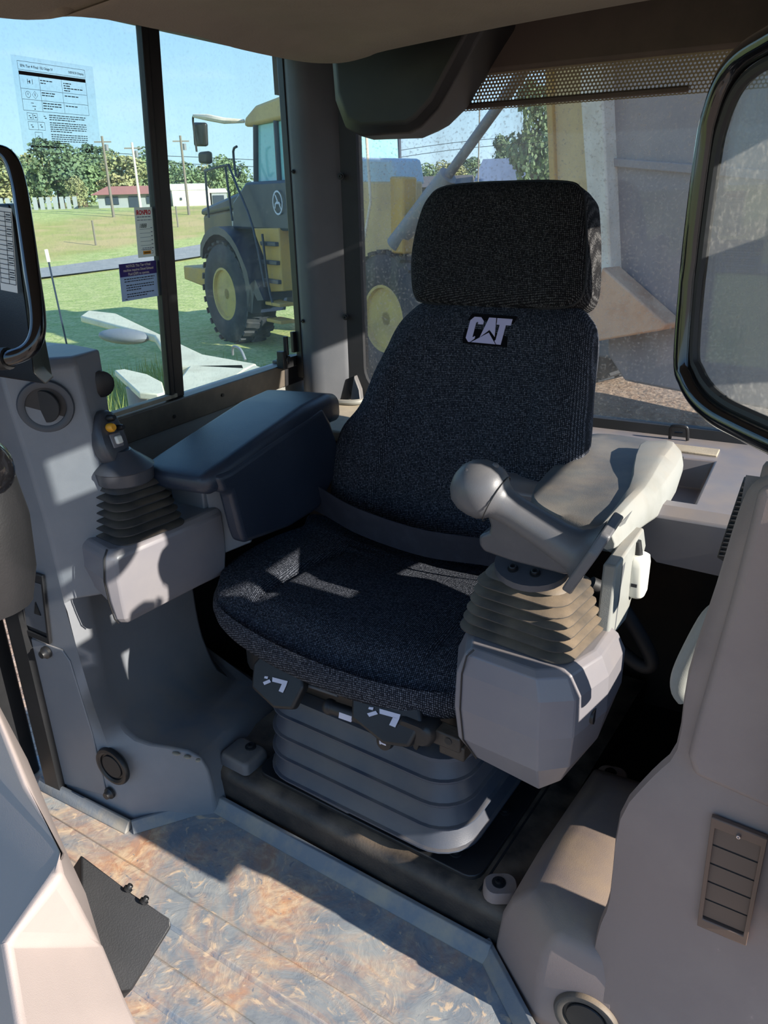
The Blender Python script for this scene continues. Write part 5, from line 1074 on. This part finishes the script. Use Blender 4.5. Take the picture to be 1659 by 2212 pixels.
for z in (1.93, 1.62, 1.30): MB().add(*tprism([(1.62, z-0.03), (1.60, z+0.04), (2.16, z+0.04), (2.16, z-0.03)], -0.05, -0.3)).go('step', M['hoodtop'], tk, bev=0.01)
for z in (0.92, 0.62): MB().add(*tprism([(1.72, z-0.03), (1.72, z+0.03), (2.25, z+0.03), (2.25, z-0.03)], 0.0, -0.3)).go('step', M['yel'], tk, bev=0.01)
b = MB(); ec = T(2.22, -0.125, 2.60)
for i in range(20):
    a, a2 = 2*pi*i/20, 2*pi*(i+1)/20
    b.add([ec+TD*(r*cos(t))+Vector((0, 0, 1.15*r*sin(t)))+TN*0.005 for r, t in ((0.17, a), (0.17, a2), (0.145, a2), (0.145, a))], [(0, 1, 2, 3)])
for q in ([(-0.10, -0.02), (-0.02, 0.03), (0.07, 0.01), (0.10, -0.03), (0.02, -0.02)], [(-0.02, 0.03), (-0.06, 0.10), (-0.09, 0.14), (-0.04, 0.12), (0.02, 0.03)], [(0.06, 0.0), (0.12, -0.10), (0.10, -0.11), (0.04, -0.02)], [(-0.09, -0.01), (-0.11, -0.09), (-0.085, -0.09), (-0.06, -0.02)]):
    b.add([ec+TD*x+Vector((0, 0, z))+TN*0.006 for x, z in q], [tuple(range(len(q)))])
b.go('emblem', M['lilacw'], tk, smooth=False, fix=False)
# rear of cab, hoist and body
FO[:] = [0.0, 0.0]
for u in (4.79, 6.72): wheel(u, -0.36, 1); wheel(u, -2.55, -1)
MB().add(*tprism([(3.1, 1.3), (3.1, 2.9), (5.05, 2.85), (5.05, 1.5)], -0.15, -0.6)).go('rear_module', M['bedtan'], tk, bev=0.03)
MB().add(*tprism([(3.15, 2.85), (3.2, 3.25), (4.9, 3.15), (5.0, 2.8)], -0.18, -0.7)).go('module_top', M['housep'], tk, bev=0.05)
MB().add(*tprism([(4.98, 1.9), (4.98, 2.92), (5.3, 2.90), (5.28, 1.9)], -0.05, -0.3)).go('lamp_panel', M['yel'], tk, bev=0.03)
MB().add(*cyl(T(5.02, -0.1, 2.02), T(6.0, -0.25, 2.90), 0.13)).add(*cyl(T(5.9, -0.25, 2.82), T(7.8, -0.45, 4.55), 0.065)).go('hoist_cylinder', M['greyst'], tk)
MB().add(*tube([T(4.55, 0.02, 3.6), T(4.62, 0.02, 2.6), T(4.25, 0.02, 1.6)], 0.02, 6)).go('cable', M['dusty'], tk)
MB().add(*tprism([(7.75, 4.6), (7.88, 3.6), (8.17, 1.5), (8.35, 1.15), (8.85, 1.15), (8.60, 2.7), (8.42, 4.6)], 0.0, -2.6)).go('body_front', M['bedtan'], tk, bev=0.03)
MB().add(*tprism([(7.80, 4.6), (7.92, 3.6), (8.20, 1.5), (8.28, 1.5), (8.0, 3.6), (7.9, 4.6)], 0.05, -0.05)).go('edge_strip', M['yel'], tk, bev=0.01)
MB().add(*tprism([(8.38, 4.6), (8.48, 3.55), (8.86, 1.55), (9.10, 1.52), (8.76, 3.55), (8.64, 4.6)], 0.16, -0.1)).go('side_post', M['dusty'], tk, bev=0.02)
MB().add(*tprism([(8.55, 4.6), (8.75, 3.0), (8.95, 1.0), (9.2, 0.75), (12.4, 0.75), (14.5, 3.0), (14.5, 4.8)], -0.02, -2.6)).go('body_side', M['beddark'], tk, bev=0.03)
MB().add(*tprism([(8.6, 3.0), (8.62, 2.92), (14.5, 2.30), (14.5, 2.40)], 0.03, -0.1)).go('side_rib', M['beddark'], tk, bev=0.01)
MB().add(*tprism([(9.02, 1.95), (9.84, 1.46), (9.80, 1.40), (8.82, 1.14), (8.80, 1.20)], 0.28, 0.0)).go('rusty_gusset', M['rust'], tk, bev=0.02)

# ---------------------------------------------------------------- buildings
def building(name, label, a, c, depth, zb_, zw, zr, mw, mr, over=0.6, wins=(), gable=True, porch=None):
    a, c = Vector((a[0], a[1], 0)), Vector((c[0], c[1], 0)); d = (c-a); ln = d.length; d.normalize(); n = Vector((-d.y, d.x, 0))
    if n.dot(a) < 0: n = -n
    zb_ = min(zb_, gz(a.x, a.y), gz(c.x, c.y)); t = thing(name, label, 'building', (a.x, a.y, zb_))
    P = lambda s, q, z: a+d*s+n*q+Vector((0, 0, z))
    MB().add(*hexa([P(0, 0, zb_), P(ln, 0, zb_), P(ln, depth, zb_), P(0, depth, zb_)], (0, 0, zw-zb_))).go('wall', mw, t)
    if gable: rv = [P(-over, -over, zw), P(-over, depth/2, zr), P(-over, depth+over, zw)]
    else: rv = [P(-over, -over, zw), P(over*1.5, depth/2, zr), P(-over, depth+over, zw)]
    if gable: r2_ = [v+d*(ln+2*over) for v in rv]
    else: r2_ = [P(ln+over, -over, zw), P(ln-over*1.5, depth/2, zr), P(ln+over, depth+over, zw)]
    MB().add(rv+r2_, [(0, 1, 2), (5, 4, 3), (0, 3, 4, 1), (1, 4, 5, 2), (2, 5, 3, 0)]).go('roof', mr, t, smooth=False)
    for s0, s1, z0_, z1_ in wins:
        o = MB().add(*hexa([P(s0, -0.08, z0_), P(s1, -0.08, z0_), P(s1, -0.08, z1_), P(s0, -0.08, z1_)], n*0.1)).go('window', M['window'], t)
    return t
building('farm_house', 'long low house with a red roof across the field', (-52.8, 47.6), (-49.4, 51.0), 4, 0.72, 1.75, 2.4, M['housew'], M['roofred'], 0.5, ((0.6, 1.6, 1.0, 1.6), (2.4, 3.2, 0.75, 1.6), (3.8, 4.8, 1.0, 1.6)), False)
building('barn', 'white metal barn right of the red roofed house', (-48.3, 51.4), (-46.2, 53.6), 6, 0.70, 1.95, 2.5, M['barn'], M['barn'], 0.05, ((0.6, 0.75, 1.2, 1.4),))
building('shed', 'pale open shed at the right end of the barn', (-46.1, 53.7), (-45.2, 54.6), 4, 0.70, 1.7, 2.05, M['housew'], M['barn'], 0.1, ((0.1, 1.0, 0.75, 1.5),))
building('blue_house', 'pale blue gabled house behind the seat headrest', (-25.0, 61.0), (-19.5, 62.2), 7, 0.4, 2.0, 3.7, M['housep'], M['roofblue'], 0.5, ((1.0, 1.4, 1.0, 1.9), (3.6, 4.4, 1.0, 1.7)))
building('low_house', 'low brown house left of the pale blue gabled house', (-32.5, 62), (-27.5, 63.5), 6, 0.4, 1.7, 2.6, mat('brown_wall', lin(110, 96, 84), 0.8), mat('brown_roof', lin(88, 84, 82), 0.8), 0.4, ((1, 2, 0.9, 1.5),))
wf = thing('picket_fence', 'pale wooden fence at the far left of the field', 'fence', (-58, 44, 0.3))
for i in range(14): MB().add(*box((-59.8+i*0.36, 42.6+i*0.36, 0.95), (0.34, 0.06, 1.5), radians(45))).go('board', M['housew'], wf)
# poles with cross arms
for i, (x, y, zt, lean, lab_) in enumerate(((-43.98, 40.82, 5.3, 0.0, 'leftmost weathered utility pole, in front of the red roofed house'), (-42.69, 42.17, 4.9, 0.0, 'pale utility pole in front of the middle of the red roofed house'), (-40.35, 44.40, 5.3, 0.0, 'utility pole in front of the white barn'), (-22.95, 55.43, 9.0, 0.0, 'thin tall mast seen through the rear window'))):
    t = thing('utility_pole', lab_, 'pole', (x, y, gz(x, y)), group=None)
    MB().add(*cyl((x, y, gz(x, y)-0.2), (x, y, zt), 0.10 if i < 3 else 0.05, 0.075 if i < 3 else 0.04, 10)).go('pole', M['wood'] if i != 1 else M['dusty'], t)
    if i < 3:
        MB().add(*box((x, y, zt-0.35), (1.1, 0.08, 0.08), radians(45))).go('crossarm', M['wood'], t)
        MB().add(*cyl((x+0.15, y+0.15, zt-0.9), (x+0.15, y+0.15, zt-0.5), 0.12, n=10)).go('transformer', M['greyst'], t)
wr_ = thing('power_line', 'thin power wires strung above the field', 'wire', (-35, 50, 3))
for dz in (0.0, -0.45): MB().add(*tube(smooth_path([(-44.0, 40.8, 4.9+dz-0.6), (-40.4, 44.4, 4.6+dz-0.6), (-33, 51, 4.25+dz-0.6), (-23, 55.4, 4.6+dz), (-8, 60, 5.0+dz)], 6), 0.018, 4)).go('wire', M['black'], wr_)
fpost = [(-33.5, 24.0), (-34.5, 30.5), (-36.0, 38.5)]
for i, (x, y) in enumerate(fpost):
    t = MB().add(*cyl((x, y, gz(x, y)-0.05), (x, y, gz(x, y)+1.25), 0.05, n=8)).go('fence_post', M['wood']); tag(t, ('leftmost', 'middle', 'rightmost')[i]+' of three thin grey fence posts in the field beyond the road', 'post', 'field fence posts')
mk_ = thing('marker_post', 'thin dark steel marker post with a pale top in the grass outside', 'post', (-12.4, 9.9, GZ))
MB().add(*cyl((-12.4, 9.9, GZ), (-12.62, 10.0, 0.28), 0.018, n=6)).go('shaft', M['hoodtop'], mk_)
MB().add(*cyl((-12.62, 10.0, 0.28), (-12.66, 10.02, 0.50), 0.035, n=6)).go('cap', M['barn'], mk_)

# ---------------------------------------------------------------- trees
def crown_mesh(seed, nblob, nleaf):
    rnd = random.Random(seed); vs = []; fs = []
    for bq_ in range(nblob):
        a = rnd.uniform(0, 6.28); zz = rnd.uniform(-0.75, 0.85); r = sqrt(max(0, 1-zz*zz))*rnd.uniform(0.2, 0.75)
        c = Vector((r*cos(a), r*sin(a), zz)); br = rnd.uniform(0.22, 0.42)
        for i in range(nleaf):
            d = Vector((rnd.gauss(0, 1), rnd.gauss(0, 1), rnd.gauss(0, 1))).normalized(); p = c+d*br*rnd.uniform(0.75, 1.05)
            e1 = Vector((rnd.gauss(0, 1), rnd.gauss(0, 1), rnd.gauss(0, 1))).normalized(); e2 = d.cross(e1).normalized(); s = rnd.uniform(0.035, 0.075)
            k = len(vs); vs += [p-e1*s, p+e2*s, p+e1*s, p-e2*s]; fs.append((k, k+1, k+2, k+3))
    me = bpy.data.meshes.new('crown'); me.from_pydata([tuple(v) for v in vs], [], fs); return me
crowns = []
for i, mm in enumerate(('leaf1', 'leaf2', 'leaf3', 'leaf1')):
    me = crown_mesh(20+i, 28, 120); me.materials.append(M[mm]); crowns.append(me)
trunk_me = bpy.data.meshes.new('trunk'); tv_, tf_ = cyl((0, 0, 0), (0, 0, 1), 0.06, 0.04, 8); trunk_me.from_pydata([tuple(v) for v in tv_], [], tf_); trunk_me.materials.append(M['bark'])
def tree(x, y, zb_, h_, w_, kind, label, group=None):
    t = thing('tree', label, 'tree', (x, y, zb_), group=group)
    o = bpy.data.objects.new('crown', crowns[kind]); COL.objects.link(o); o.parent = t; o.location = (0, 0, h_*0.56); o.scale = (w_/2, w_/2, h_*0.46); o.rotation_euler = (0, 0, random.uniform(0, 6))
    o = bpy.data.objects.new('trunk', trunk_me); COL.objects.link(o); o.parent = t; o.scale = (h_, h_, h_*0.55)
random.seed(5)
def at_az(px, dist):
    a = math.atan((px-829)/1797.0)-YAW
    return (dist*sin(a), dist*cos(a))
ORD = ['first', 'second', 'third', 'fourth', 'fifth', 'sixth', 'seventh', 'eighth', 'ninth', 'tenth', 'eleventh', 'twelfth', 'thirteenth', 'fourteenth']
KC = ['dark green', 'olive brown', 'mid green', 'dark green']
side = [(20, 5.2, 1), (62, 4.6, 2), (100, 4.8, 1), (150, 6.0, 0), (200, 4.8, 2), (243, 5.4, 0), (290, 4.8, 1), (335, 5.0, 2), (378, 4.2, 0), (425, 3.8, 2), (470, 3.6, 1), (520, 4.0, 0)]
rear = [(800, 2.8, 0), (850, 3.2, 2), (895, 3.5, 0), (940, 3.2, 2), (985, 3.4, 1), (1030, 3.6, 0), (1075, 2.9, 2)]
for nm, lst in (('side', side), ('rear', rear)):
    for i, (px, h_, kd) in enumerate(lst):
        dist = (84, 93, 102)[i % 3]; x, y = at_az(px, dist); hh = h_*dist/88.0
        tree(x, y, gz(x, y)-0.1, hh, min(6.4, hh*1.25), kd, '%s distant tree, %s from the left in the %s window tree line' % (KC[kd], ORD[i], nm), 'tree line in the %s window' % nm)
x, y = at_az(1172, 62); tree(x, y, gz(x, y)-0.1, 7.6, 4.6, 0, 'tall dark oak behind the raised truck body', None)
x, y = at_az(1108, 82); tree(x, y, gz(x, y)-0.1, 5.2, 3.6, 3, 'smaller dark tree left of the tall oak', None)
x, y = at_az(500, 86); tree(x, y, gz(x, y)-0.1, 4.2, 3.6, 2, 'rounded green tree behind the truck hand rail', None)
x, y = at_az(185, 80); tree(x, y, gz(x, y)-0.1, 2.6, 2.4, 1, 'low olive bush left of the red roofed house', None)
pw = thing('white_post', 'short pale yellow post by the far fence left of the headrest', 'post', (-27, 50, 0.2))
x, y = at_az(987, 50); pw.location = (x, y, gz(x, y)); INV[pw.name] = Matrix.Translation(Vector((x, y, gz(x, y)))).inverted()
MB().add(*box((x, y, gz(x, y)+0.8), (0.35, 0.35, 1.7))).go('post', M['barn'], pw)
